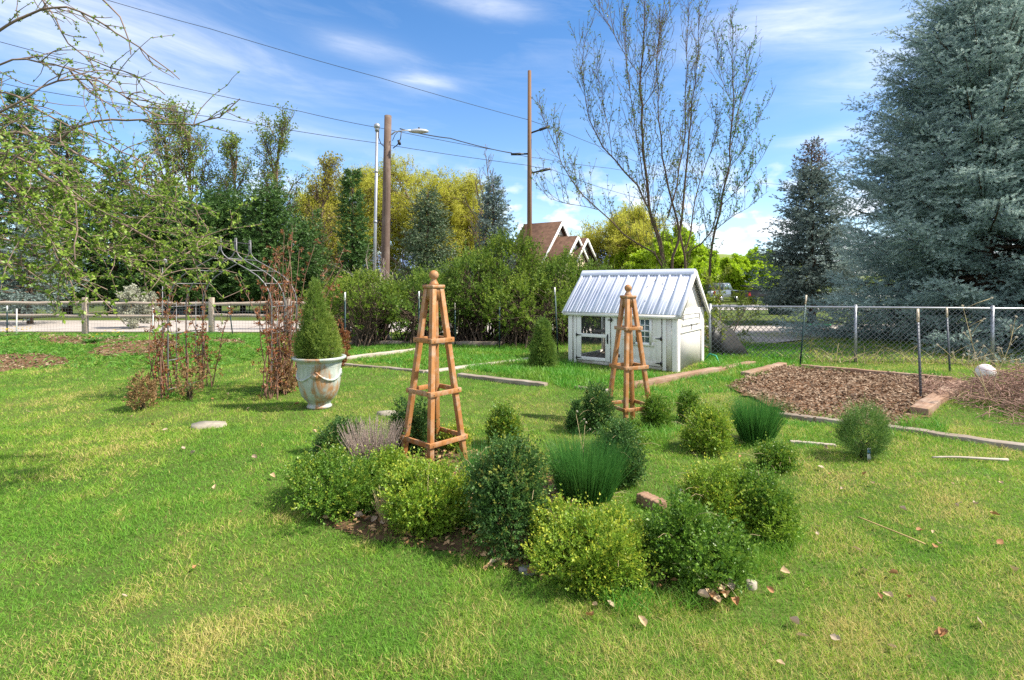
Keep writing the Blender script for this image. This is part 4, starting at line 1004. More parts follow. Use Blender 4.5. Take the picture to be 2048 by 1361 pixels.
def stone(px, py, w_, d_, label, name='stepping_stone', h_=.03, m=None, cat='stone'):
    X_, Y_ = gp(px, py); th = np.arange(18) * 2 * np.pi / 18; r = np.random.default_rng(int(px)); rr_ = r.uniform(.85, 1.1, 18)
    o_ = MB(); z_ = gzf(X_, Y_) + .01
    o1 = np.stack([X_ + np.cos(th) * rr_ * w_ / 2, Y_ + np.sin(th) * rr_ * d_ / 2, np.full(18, z_ - .03)], 1); o2 = o1 + [0, 0, h_ + .03]; o2[:, :2] = (o2[:, :2] - [X_, Y_]) * .95 + [X_, Y_]
    o_.add(np.concatenate([o1, o2, [[X_, Y_, z_ + h_ * 1.15]]]), [[i, (i+1) % 18, 18 + (i+1) % 18, 18 + i] for i in range(18)], [[18 + i, 18 + (i+1) % 18, 36] for i in range(18)])
    return tag(o_.build(name, m or M_STONE), label, cat)
stone(417, 856, .42, .26, 'flat pale stepping stone sunk in the lawn left of the urn')
stone(775, 828, .30, .16, 'pale stepping stone half hidden beside the front obelisk')
stone(1502, 1168, .07, .06, 'rounded beige stone on the grass right of the dead leaf heap', 'rock', .025)
stone(1058, 1150, .12, .08, 'grey rock half under the big yellowish box shrub', 'rock', .02, M_ROCK)
stone(1375, 985, .16, .10, 'grey rock between the back box shrubs on the right', 'rock', .03, M_ROCK)
st = MB(); a_, c_ = np.array(gp(1865, 925)), np.array(gp(2012, 921)); st.tube([(*(a_ * (1 - t_) + c_ * t_ + np.array([0, .02 * math.sin(t_ * 5)])), gzf(*(a_ * (1 - t_) + c_ * t_)) + .035) for t_ in np.linspace(0, 1, 9)], np.linspace(.008, .014, 9), 7)
tag(st.build('stick', M_PALET, smooth=True), 'pale peeled stick lying on the lawn at the right', 'stick')
st = MB(); a_, c_ = np.array(gp(1716, 1044)), np.array(gp(1850, 1106)); st.tube([(*(a_ * (1 - t_) + c_ * t_), gzf(*(a_ * (1 - t_) + c_ * t_)) + .04) for t_ in np.linspace(0, 1, 9)], .005, 6)
tag(st.build('dry_stalk', plain('dry_stem_tan', (.42, .30, .12), .7)), 'thin tan dry stem lying across the lawn in front at the right', 'stem')
# round ornament on a stake near the arch
os_ = thing('garden_stake', 'grey disc ornament on a rusty stake left of the arch', 'garden stake', (*at(325, 600, 9.4)[:2], 0)); oo = np.array([*at(325, 600, 9.4)[:2], 0])
m_ = MB(); m_.tube([(0, 0, 0), (0, 0, 2.0)], .008, 6); m_.build('stake', M_STEEL, os_)
m_ = MB(); d0 = at(326, 523, 9.4) - oo; th = np.linspace(0, 2*np.pi, 20, endpoint=False)
m_.prism(np.stack([d0[0] + .065 * np.cos(th), np.zeros(20), d0[2] + .065 * np.sin(th)], 1), (0, .015, 0)); m_.build('disc', M_GALV, os_)
# small striped flag hung far behind the roses
fl = thing('flag', 'small red white and blue flag hanging far behind the roses', 'flag', (at(505, 560, 34)[0], 34, 0))
m_ = MB(); m_.tube([(-.2, 0, 0), (-.2, 0, 3.9)], .025, 6); m_.build('pole', M_GALV, fl)
k = NT('flag_cloth'); tcn = k.n('ShaderNodeTexCoord').outputs['Object']; sp = k.n('ShaderNodeSeparateXYZ'); k.l(tcn, sp.inputs[0])
st_ = k.math('LESS_THAN', k.math('FRACT', k.math('MULTIPLY', sp.outputs[2], 5.0)), .5); can = k.math('GREATER_THAN', sp.outputs[2], 3.15)
M_FLAG = k.princ(k.mix(k.math('MULTIPLY', can, k.math('LESS_THAN', sp.outputs[0], .1)), k.mix(st_, (.7, .7, .7), (.5, .03, .03)), (.03, .05, .25)), .8)
m_ = MB(); gx_, gz_ = np.meshgrid(np.linspace(-.2, .45, 9), np.linspace(2.2, 3.8, 9)); m_.add(np.stack([gx_, .06 * np.sin(gx_ * 9), gz_], -1), [[i*9+j, i*9+j+1, (i+1)*9+j+1, (i+1)*9+j] for i in range(8) for j in range(8)]); m_.build('cloth', M_FLAG, fl)
# ------------------------------------------------------------------ vegetation tools
M_BARK = plain('brown_bark', (.10, .07, .05), .9, var=.4, scale=10, spec=.1, stretch=(3, 3, .6), bump=.5)
M_TWIG = plain('grey_brown_twig', (.17, .12, .085), .85, var=.3, scale=10, spec=.15, bump=0)
def rv(n): return nrm(RNG.normal(0, 1, (n, 3)))
def sprigs(mb, P, D, l, pairs, lf, wd, tip=0.0, mi=0, spread=.85, opp=True):
    """leafy sprigs: P,D (n,3); tip (n,) 0..1 how yellow the ends are"""
    n = len(P); D = nrm(D); l = np.broadcast_to(l, (n,)); tip = np.broadcast_to(tip, (n,))
    S = nrm(np.cross(D, rv(n))); U = np.cross(D, S)
    for j in range(pairs):
        s = (j + .6) / pairs
        A_ = S if j % 2 == 0 else U; B_ = U if j % 2 == 0 else S
        for sg in ((1, -1) if opp else ((1,) if j % 2 else (-1,))):
            dd = D * (.55 + .5 * s) + A_ * sg * spread * (1.1 - .5 * s) + rv(n) * .25
            L_ = lf * RNG.uniform(.6, 1.35, n) * (1 - .35 * max(0, s - .6))
            mb.leaves(P + D * (l * s)[:, None], dd, B_ * .6 + D * .8 + rv(n) * .3, L_, L_ * wd, a=np.clip(tip * (s ** 1.2) + RNG.uniform(-.1, .1, n) * tip, 0, 1), mi=mi)
def profile_points(n, R, H, prof, lump=.15, seed=0, tmin=.04, inner=.32, squash=1.0):
    r = np.random.default_rng(seed + 100)
    ts = np.linspace(tmin, .995, 60); pr = np.array([prof(t) for t in ts]); wgt = pr + .12; cdf = np.cumsum(wgt) / wgt.sum()
    t = np.interp(r.uniform(0, 1, n), cdf, ts); ph = r.uniform(0, 2 * np.pi, n)
    rad = np.interp(t, ts, pr)
    k1, k2, k3 = r.uniform(0, 6.28, 3)
    lm = 1 + lump * 1.25 * (np.sin(3 * ph + k1 + 4 * t) * .5 + np.sin(5 * ph - 7 * t + k2) * .45 + np.sin(9 * ph + 11 * t + k3) * .4 + np.sin(2 * ph + k3) * .4)
    d = 1 - inner * r.uniform(0, 1, n) ** 1.6
    top = t > .82; d = np.where(top, np.sqrt(r.uniform(0.05, 1, n)), d)
    x = rad * lm * d * R; hh = 1 + lump * .35 * np.sin(4 * ph + k2)
    P = np.stack([x * np.cos(ph), x * np.sin(ph) * squash, t * H * np.where(t > .5, hh, 1)], 1)
    dz = np.interp(t, ts, np.gradient(pr, ts)) * R / H
    N = nrm(np.stack([np.cos(ph), np.sin(ph), np.clip(-dz, -.8, 3)], 1))
    return P, N, t, d
ROUND = lambda t: math.sqrt(max(0, 1 - abs(2 * t - .95) ** 2.4))
UPRIGHT = lambda t: (1 - abs(max(0, (t - .45) / .55)) ** 2.2) ** .6 * (.70 + .30 * min(1, t / .3))
CONE = lambda t: max(.03, (1 - t) ** .85) * min(1, .55 + t * 4)
LOOSE = lambda t: math.sqrt(max(0, 1 - abs(2 * t - 1.1) ** 2.2)) if t < .999 else 0
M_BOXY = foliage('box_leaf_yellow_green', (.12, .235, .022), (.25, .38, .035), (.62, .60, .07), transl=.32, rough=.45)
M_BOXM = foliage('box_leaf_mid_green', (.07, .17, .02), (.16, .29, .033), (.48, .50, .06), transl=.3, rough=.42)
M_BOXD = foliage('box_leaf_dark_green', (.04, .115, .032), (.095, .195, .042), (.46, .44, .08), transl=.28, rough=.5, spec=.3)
M_BOXS = plain('box_stem', (.10, .08, .05), .85, var=.3, scale=30, spec=.1, bump=0)
M_DRYS0 = plain('dead_stem', (.42, .33, .18), .7, var=.2, bump=0)
def shrub(name, label, px, yb, wpx, yt, prof, m, dens=1500, tip=.5, tipp=.35, lf=.019, wd=.55, sl=.06, pairs=5, lump=.15, seed=1, cat='shrub', group=None, tmin=.05, up=.55, G0=None, sm=None, inner=.4, lobes=0):
    if G0 is None:
        Yf = CH * F_PX / (yb - HZ); R = wpx / 2 / F_PX * Yf * 1.06; Yc = Yf + R * .75; X = (px - 1024) / F_PX * Yc
    else: X, Yc, R = G0
    z0 = gzf(X, Yc); H = CH + (HZ - yt) / F_PX * Yc - z0
    o = thing(name, label, cat, (X, Yc, z0), group)
    r_ = np.random.default_rng(seed + 777)
    n = int(dens * 1.2 * (2 * math.pi * R * H + math.pi * R * R))
    blobs = [(0, 0, .86, .84, n)]
    if R > .13 and prof is not CONE and name == 'box_shrub':
        ns_ = int(r_.integers(4, 7)); a0_ = r_.uniform(0, 6.28)
        blobs = [(0, 0, .80, .80, int(n * .70))] + [(math.cos(a0_ + 6.283 * i_ / ns_ + r_.uniform(-.35, .35)) * R * r_.uniform(.36, .52), math.sin(a0_ + 6.283 * i_ / ns_ + r_.uniform(-.35, .35)) * R * r_.uniform(.45, .66), r_.uniform(.36, .56), r_.uniform(.50, 1.02), 0) for i_ in range(ns_)]
        sw = sum(b_[2] * b_[3] for b_ in blobs[1:]); blobs = blobs[:1] + [(*b_[:4], int(n * .75 * b_[2] * b_[3] / sw)) for b_ in blobs[1:]]
    PS = []
    for i_, (bx, by, br, bh, bn) in enumerate(blobs):
        q0 = profile_points(bn, R * br, H * bh, prof, lump, seed + 31 * i_, tmin, inner); PS.append((q0[0] + [bx, by, 0], q0[1], q0[2] * bh / .84, q0[3]))
    P, N, t, d = [np.concatenate([q0[j_] for q0 in PS]) for j_ in range(4)]; n = len(P); t = np.clip(t, 0, 1)
    if lobes:                                            # clustered tufts with dark gaps between
        r = np.random.default_rng(seed + 900); ci = r.choice(n, lobes, replace=False); C = P[ci]
        dist = np.min(np.linalg.norm(P[:, None] - C[None], axis=2), axis=1); rad = math.sqrt(2 * math.pi * R * H / lobes / math.pi)
        keep = RNG.uniform(0, 1, n) < np.clip(1.5 - dist / rad, .16, 1); P = P + N * (np.clip(1 - dist / rad, 0, 1) * .09 * R)[:, None]
        P, N, t, d = P[keep], N[keep], t[keep], d[keep]; n = len(P)
    q_ = P / max(R, .05); bump = np.sin(q_ @ r_.normal(0, 2.6, (3, 4)) + r_.uniform(0, 6.28, 4)).sum(1) * .5 + np.sin(q_ @ r_.normal(0, 6.5, (3, 4)) + r_.uniform(0, 6.28, 4)).sum(1) * .3
    P = P * (1 + (.10 * bump * np.clip(t * 2.5, .2, 1))[:, None])
    D = N * .75 + np.array([0, 0, up]) + rv(n) * .5
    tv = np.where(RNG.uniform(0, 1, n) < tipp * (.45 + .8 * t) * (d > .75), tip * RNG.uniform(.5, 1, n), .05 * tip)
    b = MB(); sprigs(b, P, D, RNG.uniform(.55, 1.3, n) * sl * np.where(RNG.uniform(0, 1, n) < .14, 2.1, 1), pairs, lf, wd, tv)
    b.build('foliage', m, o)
    s = MB(); ns = 26; q = RNG.choice(n, ns); end = P[q] * .62
    base = np.stack([RNG.normal(0, .12 * R, ns), RNG.normal(0, .12 * R, ns), np.full(ns, -.01)], 1)
    mid = base * .5 + end * .5 + np.array([0, 0, .08 * H]) - end * np.array([.18, .18, 0])
    s.tubes(np.stack([base, mid, end], 1), np.tile([.007, .005, .002], (ns, 1)) * max(.7, H / .6), 5); s.build('stems', sm or M_BOXS, o)
    if name == 'box_shrub' and R > .14:
        k_ = 14; q = RNG.choice(n, k_); la = RNG.uniform(0, 6.28, k_); s = MB(); hd = np.stack([np.cos(la), np.sin(la), RNG.uniform(-.1, .5, k_)], 1); l = RNG.uniform(.08, .26, k_)[:, None]
        s.tubes(np.stack([P[q] * .95, P[q] * .98 + hd * l * .4 + [0, 0, .035], P[q] + hd * l * .8 + [0, 0, .03], P[q] + hd * l * 1.1], 1), np.full((k_, 4), .0011), 4); s.build('dry_stems', M_DRYS0, o)
    return o
BG = 'box shrubs in the flower bed'
shrub('box_shrub', 'low wide green box shrub at the left end of the flower bed', 682, 1046, 214, 902, ROUND, M_BOXM, 2300, .7, .35, seed=1, group=BG, lobes=34)
shrub('box_shrub', 'dark small box shrub behind the lavender at the bed\'s back left', 676, 946, 80, 835, UPRIGHT, M_BOXD, 2200, .6, .3, seed=2, group=BG)
shrub('box_shrub', 'yellow green rounded box shrub directly below the front obelisk', 853, 1088, 178, 918, ROUND, M_BOXY, 2300, .75, .5, seed=3, group=BG, lobes=30)
shrub('box_shrub', 'slim upright box shrub left of the front obelisk\'s foot', 782, 990, 66, 893, UPRIGHT, M_BOXY, 2600, .5, .3, seed=4, group=BG)
shrub('box_shrub', 'tallest box shrub, dark blue green with yellow tips, right of the front obelisk', 1022, 1125, 150, 862, UPRIGHT, M_BOXD, 2500, .95, .22, seed=5, group=BG, lobes=30, sl=.07)
shrub('box_shrub', 'biggest rounded yellow box shrub at the front corner of the bed', 1182, 1200, 256, 1012, ROUND, M_BOXY, 2500, .9, .6, seed=6, group=BG, lobes=46, lf=.018, sl=.065)
shrub('box_shrub', 'glossy dark green rounded box shrub touching the right of the biggest yellow one', 1396, 1186, 206, 1012, ROUND, M_BOXM, 2400, .30, .25, lf=.022, seed=7, group=BG, lobes=40)
shrub('box_shrub', 'loose box shrub with orange tinged twigs at the right back corner', 1432, 1075, 118, 925, LOOSE, M_BOXY, 1900, .95, .4, seed=8, group=BG, lobes=22, sl=.08)
shrub('box_shrub', 'green box shrub at the right end behind the glossy dark one', 1518, 1072, 108, 925, LOOSE, M_BOXM, 2100, .6, .35, seed=9, group=BG, lobes=22)
shrub('box_shrub', 'dark upright box shrub right behind the chive clump', 1237, 978, 82, 842, UPRIGHT, M_BOXD, 2200, .4, .25, seed=10, group=BG)
shrub('box_shrub', 'dark green box shrub framed by the legs of the front obelisk', 826, 915, 84, 800, UPRIGHT, M_BOXD, 2300, .7, .15, seed=11, group=BG)
shrub('box_shrub', 'small box shrub with yellow tips on the lawn side behind the tallest one', 1010, 895, 58, 815, UPRIGHT, M_BOXM, 2300, 1.0, .45, seed=12, group=BG)
shrub('box_shrub', 'bright yellow half dead box shrub seen through the front obelisk\'s right legs', 912, 905, 50, 852, ROUND, M_BOXY, 2600, 1.0, 1.0, seed=13, group=BG)
shrub('box_shrub', 'small dark cone shaped box shrub left of the rear obelisk', 1153, 858, 36, 793, CONE, M_BOXD, 2400, .2, .1, seed=14, group=BG)
shrub('box_shrub', 'dark box shrub just left of the rear obelisk\'s legs', 1197, 855, 60, 765, UPRIGHT, M_BOXD, 1900, .6, .25, seed=15, group=BG)
shrub('box_shrub', 'small green box shrub just right of the rear obelisk\'s legs', 1312, 845, 50, 785, UPRIGHT, M_BOXM, 1800, .5, .3, seed=16, group=BG)
shrub('box_shrub', 'low green box shrub at the front foot of the rear obelisk', 1245, 900, 80, 852, ROUND, M_BOXM, 1800, .4, .3, seed=17, group=BG)
shrub('box_shrub', 'round yellow green box shrub left of the rear chive clump', 1410, 912, 98, 812, ROUND, M_BOXY, 1900, .8, .4, seed=18, group=BG, lobes=18)
shrub('box_shrub', 'little upright box shrub behind the round yellow green one', 1378, 838, 36, 778, UPRIGHT, M_BOXM, 2000, .5, .3, seed=19, group=BG)
shrub('box_shrub', 'scrubby low box shrub in front of the rear chive clump', 1552, 948, 62, 885, LOOSE, M_BOXM, 1700, .7, .4, seed=20, group=BG)
M_CON = foliage('conifer_sprig_green', (0.068, 0.158, 0.033), (0.150, 0.270, 0.053), (0.360, 0.420, 0.075), transl=.2, rough=.55)
shrub('juniper', 'feathery green young juniper on the lawn at the right', 1728, 928, 84, 812, LOOSE, M_CON, 2000, .5, .35, lf=.016, wd=.25, sl=.10, pairs=8, seed=21, cat='conifer', up=.9)
shrub('box_shrub', 'rusty orange half dead box shrub between front obelisk and tallest shrub', 950, 1072, 70, 975, LOOSE, M_BOXM, 1500, .9, .5, seed=41, group=BG)
shrub('box_shrub', 'sprawling low shoots at the right edge of the flower bed', 1545, 1090, 74, 1010, ROUND, M_BOXY, 1200, .3, .3, seed=22, group=BG, sl=.09)
# cone shaped dwarf spruces
M_DSP = foliage('dwarf_spruce_needle', (.075, .165, .028), (.165, .275, .045), (.36, .42, .07), transl=.25, rough=.55)
shrub('dwarf_spruce', 'dense cone shaped dwarf spruce beside the coop\'s left corner', 1086, 738, 54, 630, lambda t: max(.04, (1 - t) ** .62) * min(1, .7 + t * 2), M_DSP, 2300, .6, .5, lf=.026, wd=.22, sl=.07, pairs=7, seed=23, cat='conifer', up=.5, lump=.08, inner=.2)
us = thing('potted_spruce', 'bushy dwarf spruce with paler right lobe growing in the urn', 'conifer', (*URN, uz + .63))
b = MB()
for (cx, cy, R, H, nn, vv, pf_) in ((-.06, 0, .26, 1.06, 4800, .5, CONE), (.10, .04, .19, .60, 2400, .95, CONE), (-.13, -.06, .14, .40, 1300, .6, LOOSE), (.02, -.1, .15, .50, 1500, .8, LOOSE)):
    P, N, t, d = profile_points(nn, R, H, pf_, .16, int(nn), .03, .4)
    sprigs(b, P + [cx, cy, 0], N * .7 + [0, 0, .55] + rv(nn) * .4, RNG.uniform(.035, .085, nn), 7, .021, .2, vv * RNG.uniform(.5, 1, nn))
b.build('foliage', M_DSP, us)
b = MB(); b.tube([(-.02, 0, -.04), (-.06, 0, .3), (-.1, 0, .9)], [.022, .016, .005], 7)
for _ in range(20):
    e = np.array([RNG.uniform(-.3, .3), RNG.uniform(-.2, .2), RNG.uniform(.05, .5)]); b.tube([(-.02, 0, .0), e * .5 + [0, 0, .06], e], [.009, .006, .003], 5)
b.build('stems', M_BOXS, us)

# chives, lavender, brush
M_CHIVE = foliage('chive_blade', (.04, .15, .03), (.10, .27, .05), transl=.3, rough=.4)
M_DRYG = foliage('dry_stalk', (.34, .26, .12), (.52, .43, .26), transl=.2)
def chives(label, px, yb, wpx, yt, n, seed, wide=1.0):
    Yf = CH * F_PX / (yb - HZ); R = wpx / 2 / F_PX * Yf; Yc = Yf + R * .6; X = (px - 1024) / F_PX * Yc; z0 = gzf(X, Yc); H = CH + (HZ - yt) / F_PX * Yc - z0
    o = thing('chive_clump', label, 'chives', (X, Yc, z0), 'chive clumps')
    la = RNG.uniform(0, 6.28, n); rr_ = R * .62 * np.sqrt(RNG.uniform(0, 1, n)); ln = RNG.uniform(.02, .5, n) * wide * (rr_ / R + .35)
    D = np.stack([np.cos(la) * ln, np.sin(la) * ln, np.ones(n)], 1); bd = np.stack([np.cos(la), np.sin(la), -.5 * np.ones(n)], 1) * (RNG.uniform(0, .4, n) ** 1.5)[:, None]
    b = MB(); b.ribbons(np.stack([np.cos(la) * rr_, np.sin(la) * rr_, np.zeros(n)], 1), D, H * RNG.uniform(.55, 1.05, n), max(.0045, .0010 * Yc), bd, 4); b.build('blades', M_CHIVE, o)
    k_ = 60; la = RNG.uniform(0, 6.28, k_); D = np.stack([np.cos(la), np.sin(la), RNG.uniform(.1, 1.2, k_)], 1)
    b = MB(); b.ribbons(np.stack([np.cos(la) * R * .5, np.sin(la) * R * .5, np.zeros(k_)], 1), D, RNG.uniform(.1, .3, k_), .005, np.stack([np.cos(la) * .1, np.sin(la) * .1, -.5 * np.ones(k_)], 1), 3); b.build('dry_blades', M_DRYG, o)
    return o
chives('large blue green chive clump between the tallest and the biggest yellow box shrub', 1172, 1012, 170, 862, 3400, 1)
chives('chive leaves showing behind the tallest box shrub', 968, 985, 84, 880, 1100, 2)
chives('thick green chive clump near the mulch bed', 1512, 892, 92, 782, 1900, 3, .9)
chives('sparse chive tuft behind the glossy dark box shrub', 1362, 1020, 40, 955, 70, 4)
def stalk(label, pts, heads, name='dry_stalk', r=.004, cat='dry stalk'):
    o = thing(name, label, cat, tuple(pts[0])); o_ = np.array(pts[0]); b = MB(); b.tube([np.array(p) - o_ for p in pts], np.linspace(r, r * .5, len(pts)), 5)
    for a_, e_ in heads: b.tube([np.array(a_) - o_, (np.array(a_) + np.array(e_)) / 2 - o_ + [0, 0, .01], np.array(e_) - o_], r * .5, 4)
    b.build('stem', M_DRYS, o)
    for a_, e_ in heads:
        h = MB(); e0 = np.array(e_) - o_; k_ = 22; h.leaves(np.repeat(e0[None], k_, 0), rv(k_) + [0, 0, .4], rv(k_), .016 * (r / .004), .008)
        h.build('seed_head', M_SEED, o)
M_DRYS = plain('straw_stem', (.48, .38, .20), .7, var=.2, bump=0)
M_SEED = foliage('seed_head', (.5, .45, .36), (.66, .6, .5), transl=.2)
for i, (x, y0, x1, y1, yy) in enumerate(((1172, 985, 1152, 828, 4.45), (1150, 990, 1170, 850, 4.5))):
    a_, c_ = at(x, y0, yy), at(x1, y1, yy + .05); m1 = a_ * .5 + c_ * .5 + [.02, 0, 0]
    stalk(('taller' if i == 0 else 'shorter') + ' bleached flower stalk with seed head in the large chive clump', [a_, m1, c_], [(c_, c_ + [.01, 0, .02]), (m1 * .3 + c_ * .7, m1 * .3 + c_ * .7 + np.array([.05, 0, .05]))], r=.0026)
def lavender(label, px, yb, wpx, yt, bare=False):
    Yf = CH * F_PX / (yb - HZ); R = wpx / 2 / F_PX * Yf; Yc = Yf + R * .6; X = (px - 1024) / F_PX * Yc; z0 = gzf(X, Yc); H = CH + (HZ - yt) / F_PX * Yc - z0; n = 150 if bare else 420
    o = thing('lavender', label, 'lavender', (X, Yc, z0)); la = RNG.uniform(0, 6.28, n); rr_ = R * .5 * np.sqrt(RNG.uniform(0, 1, n))
    P = np.stack([np.cos(la) * rr_, np.sin(la) * rr_, np.full(n, .03)], 1); D = nrm(np.stack([np.cos(la) * rr_ / R * .9, np.sin(la) * rr_ / R * .9, np.ones(n)], 1) + rv(n) * .15); l = H * RNG.uniform(.5, 1.02, n)
    b = MB(); b.tubes(np.stack([P, P + D * (l * .5)[:, None] + rv(n) * .012, P + D * l[:, None]], 1), np.tile([.0026, .002, .0012], (n, 1)), 4); b.build('stems', M_DRYS if bare else plain('lavender_stem', (.30, .23, .19), .8, var=.3, bump=0), o)
    if bare: return
    b = MB(); k_ = 9
    for j in range(k_): b.leaves(P + D * (l * (.35 + .65 * j / k_))[:, None], D + rv(n) * .8, rv(n), .018, .005)
    b.build('dry_foliage', foliage('lavender_leaf', (.27, .21, .18), (.42, .35, .30), transl=.15), o)
lavender('dead grey purple lavender bush at the left of the front obelisk', 742, 965, 96, 843)
lavender('low tuft of bleached lavender twigs at the front edge of the bed', 778, 1062, 52, 985, True)
lavender('bleached twig tuft on the left of the biggest yellow box shrub', 1040, 1118, 44, 1065, True)
# brush pile
bp = thing('brush_pile', 'heap of purplish brown pruned twigs beside the mulch bed', 'brush pile', (*gp(2030, 860), 0)); ob_ = np.array([*gp(2030, 860), 0]); n = 5200
X = RNG.uniform(5.6, 9.4, n); Y = RNG.uniform(6.1, 9.2, n)
env = np.exp(-(((X - 7.6) / 1.15) ** 2 + ((Y - 7.5) / .95) ** 2)); ok = (RNG.uniform(0, 1, n) < env * 1.4) & (X > 5.95 + (Y - 6.6) * .15); X, Y, env = X[ok], Y[ok], env[ok]; n = len(X)
la = RNG.uniform(0, 6.28, n); l = RNG.uniform(.15, .55, n); Z = gz(X, Y) + env * .62 * RNG.uniform(.1, 1, n)
d_ = np.stack([np.cos(la), np.sin(la), RNG.normal(.0, .35, n)], 1) * l[:, None] / 2; c_ = np.stack([X, Y, Z + .02], 1) - ob_
b = MB(); b.tubes(np.stack([c_ - d_, c_ - d_ * .3 + rv(n) * .03, c_ + d_ * .4 + rv(n) * .03, c_ + d_], 1), np.stack([np.full(n, .004), np.full(n, .0035), np.full(n, .003), np.full(n, .002)], 1) * RNG.uniform(.6, 1.6, (n, 1)), 4)
b.build('twigs', plain('pruned_twig', (.27, .16, .12), .8, var=.45, scale=3, bump=0), bp)
b = MB(); k_ = 7000; q = RNG.integers(0, n, k_); b.leaves(c_[q] + RNG.normal(0, .1, (k_, 3)) * [1, 1, .5], rv(k_), rv(k_), RNG.uniform(.015, .045, k_), .012); b.build('dry_leaves', foliage('brush_leaf', (.20, .11, .08), (.40, .28, .20), transl=.15), bp)
for i, (x0, y0, Yd, pts, lab) in enumerate(((1975, 860, 7.3, [(1968, 770), (1945, 690), (1925, 610)], 'tallest branching dry weed stalk with white seed heads by the brush pile'),
                                          (1985, 850, 7.4, [(1990, 760), (2020, 690), (2030, 640)], 'dry weed stalk leaning towards the right edge with pale seed heads'),
                                          (1990, 870, 7.2, [(1985, 800), (1950, 745), (1900, 712)], 'dry weed stalk arching left in front of the round globe'))):
    P_ = [np.array([*at(x0, y0, Yd)[:2], .05])] + [at(x, y, Yd) for x, y in pts]; hd_ = []
    for k_ in range(9):
        f_ = RNG.uniform(.45, 1); i_ = min(int(f_ * 3), 2); p = P_[i_] * (1 - (f_ * 3 - i_)) + P_[i_ + 1] * (f_ * 3 - i_); hd_.append((p, p + np.array([RNG.normal(0, .12), RNG.normal(0, .06), RNG.uniform(.05, .22)])))
    stalk(lab, P_, hd_, r=.0055)
# dry weeds along the wire fence
dw = thing('dry_weeds', 'bleached dry weeds standing along the foot of the wire fence', 'dry weeds', (*gp(1760, 740), 0)); od = np.array([*gp(1760, 740), 0]); n = 260
f_ = RNG.uniform(.18, .75, n); P = CA + CD * f_[:, None] + np.stack([RNG.normal(0, .1, n), RNG.normal(-.2, .12, n), np.zeros(n)], 1) - od
b = MB(); b.ribbons(P, np.stack([RNG.normal(0, .5, n), RNG.normal(0, .4, n), np.ones(n)], 1), RNG.uniform(.2, .75, n), .012, np.stack([RNG.normal(0, .5, n), RNG.normal(0, .3, n), RNG.uniform(-.7, 0, n)], 1), 5); b.build('stalks', M_DRYG, dw)

# ------------------------------------------------------------------ roses on the arch
M_ROSEL = foliage('rose_leaf_red_brown', (.17, .055, .025), (.32, .13, .05), (.18, .19, .04), transl=.3, rough=.45)
M_ROSEC = plain('rose_cane', (.20, .11, .075), .7, var=.35, scale=6, bump=0)
def rose(label, bases, ztop, n, spread, lean, nl, seed, green=.15):
    r = np.random.default_rng(seed); c0 = np.mean(bases, 0); o = thing('climbing_rose', label, 'rose bush', (c0[0], c0[1], gzf(*c0)), 'climbing roses on the arch')
    L_ = []; LP = []; LD = []
    for i in range(n):
        bx = np.array(bases[r.integers(len(bases))]) + r.normal(0, .07, 2) - c0; z1 = ztop * r.uniform(.4, 1.0); p = np.array([bx[0], bx[1], 0.]); d = nrm(np.array([r.normal(lean[0], spread), r.normal(lean[1], spread), 1.])); pts = [p.copy()]; k_ = 9
        for j in range(k_):
            d = nrm(d + r.normal(0, .10, 3) + [0, 0, .05]); p = p + d * z1 / k_; pts.append(p.copy())
            for _ in range(nl):
                if r.uniform() < .2 + .6 * j / k_:
                    q = pts[-2] * (1 - (f := r.uniform())) + pts[-1] * f; LP.append(q); LD.append(nrm(r.normal(0, 1, 3) + [0, 0, .3]))
            if r.uniform() < .45:
                e = p + nrm(r.normal(0, 1, 3) + [0, 0, .6]) * r.uniform(.1, .3); L_.append(([p, (p + e) / 2 + r.normal(0, .015, 3), e], [.0035, .003, .002]))
                for _ in range(nl): LP.append(p + (e - p) * r.uniform()); LD.append(nrm(r.normal(0, 1, 3) + [0, 0, .3]))
        L_.append((pts, np.linspace(.010, .004, len(pts))))
    b = MB(); b.polys(L_, 5); b.build('canes', M_ROSEC, o)
    LP, LD = np.array(LP), np.array(LD); b = MB(); sprigs(b, LP, LD, .06, 3, .042, .55, (RNG.uniform(0, 1, len(LP)) < green) * 1.0); b.build('leaves', M_ROSEL, o)
c_l = [tuple((A0 + AP * f_)[:2]) for f_ in (0, .4, 1)]; c_r = [tuple((A0 + AW + AP * f_)[:2]) for f_ in (-.05, .3, .6, 1)]
rose('red brown climbing rose on the arch\'s left side, lower and thinner', c_l + [(c_l[0][0] - .2, c_l[0][1] + .1)], 1.75, 24, .035, (.0, .0), 2, 1, .12)
rose('red brown climbing rose on the arch\'s right side, taller and wider', c_r, 2.55, 46, .17, (-.02, .05), 2, 2, .08)
M_DEADL = foliage('dead_shrub_leaf', (.22, .12, .05), (.36, .24, .11), (.16, .19, .05), transl=.2, rough=.7)
shrub('dry_shrub', 'clipped dried up brown shrub left of the arch', 286, 824, 42, 738, UPRIGHT, M_DEADL, 420, .9, .25, lf=.028, wd=.5, seed=31)
shrub('dry_shrub', 'half dead brown leaved shrub at the foot of the left climbing rose', 380, 806, 50, 722, LOOSE, M_DEADL, 120, .9, .4, lf=.030, seed=32)
shrub('dry_shrub', 'dried brown shrub between the right climbing rose and the urn', 568, 792, 46, 715, LOOSE, M_DEADL, 230, .5, .1, lf=.030, seed=33)
shrub('small_rose', 'thin rusty leaved rose just right of the urn', 676, 740, 40, 640, LOOSE, M_ROSEL, 260, .9, .3, lf=.034, seed=34, cat='rose bush')
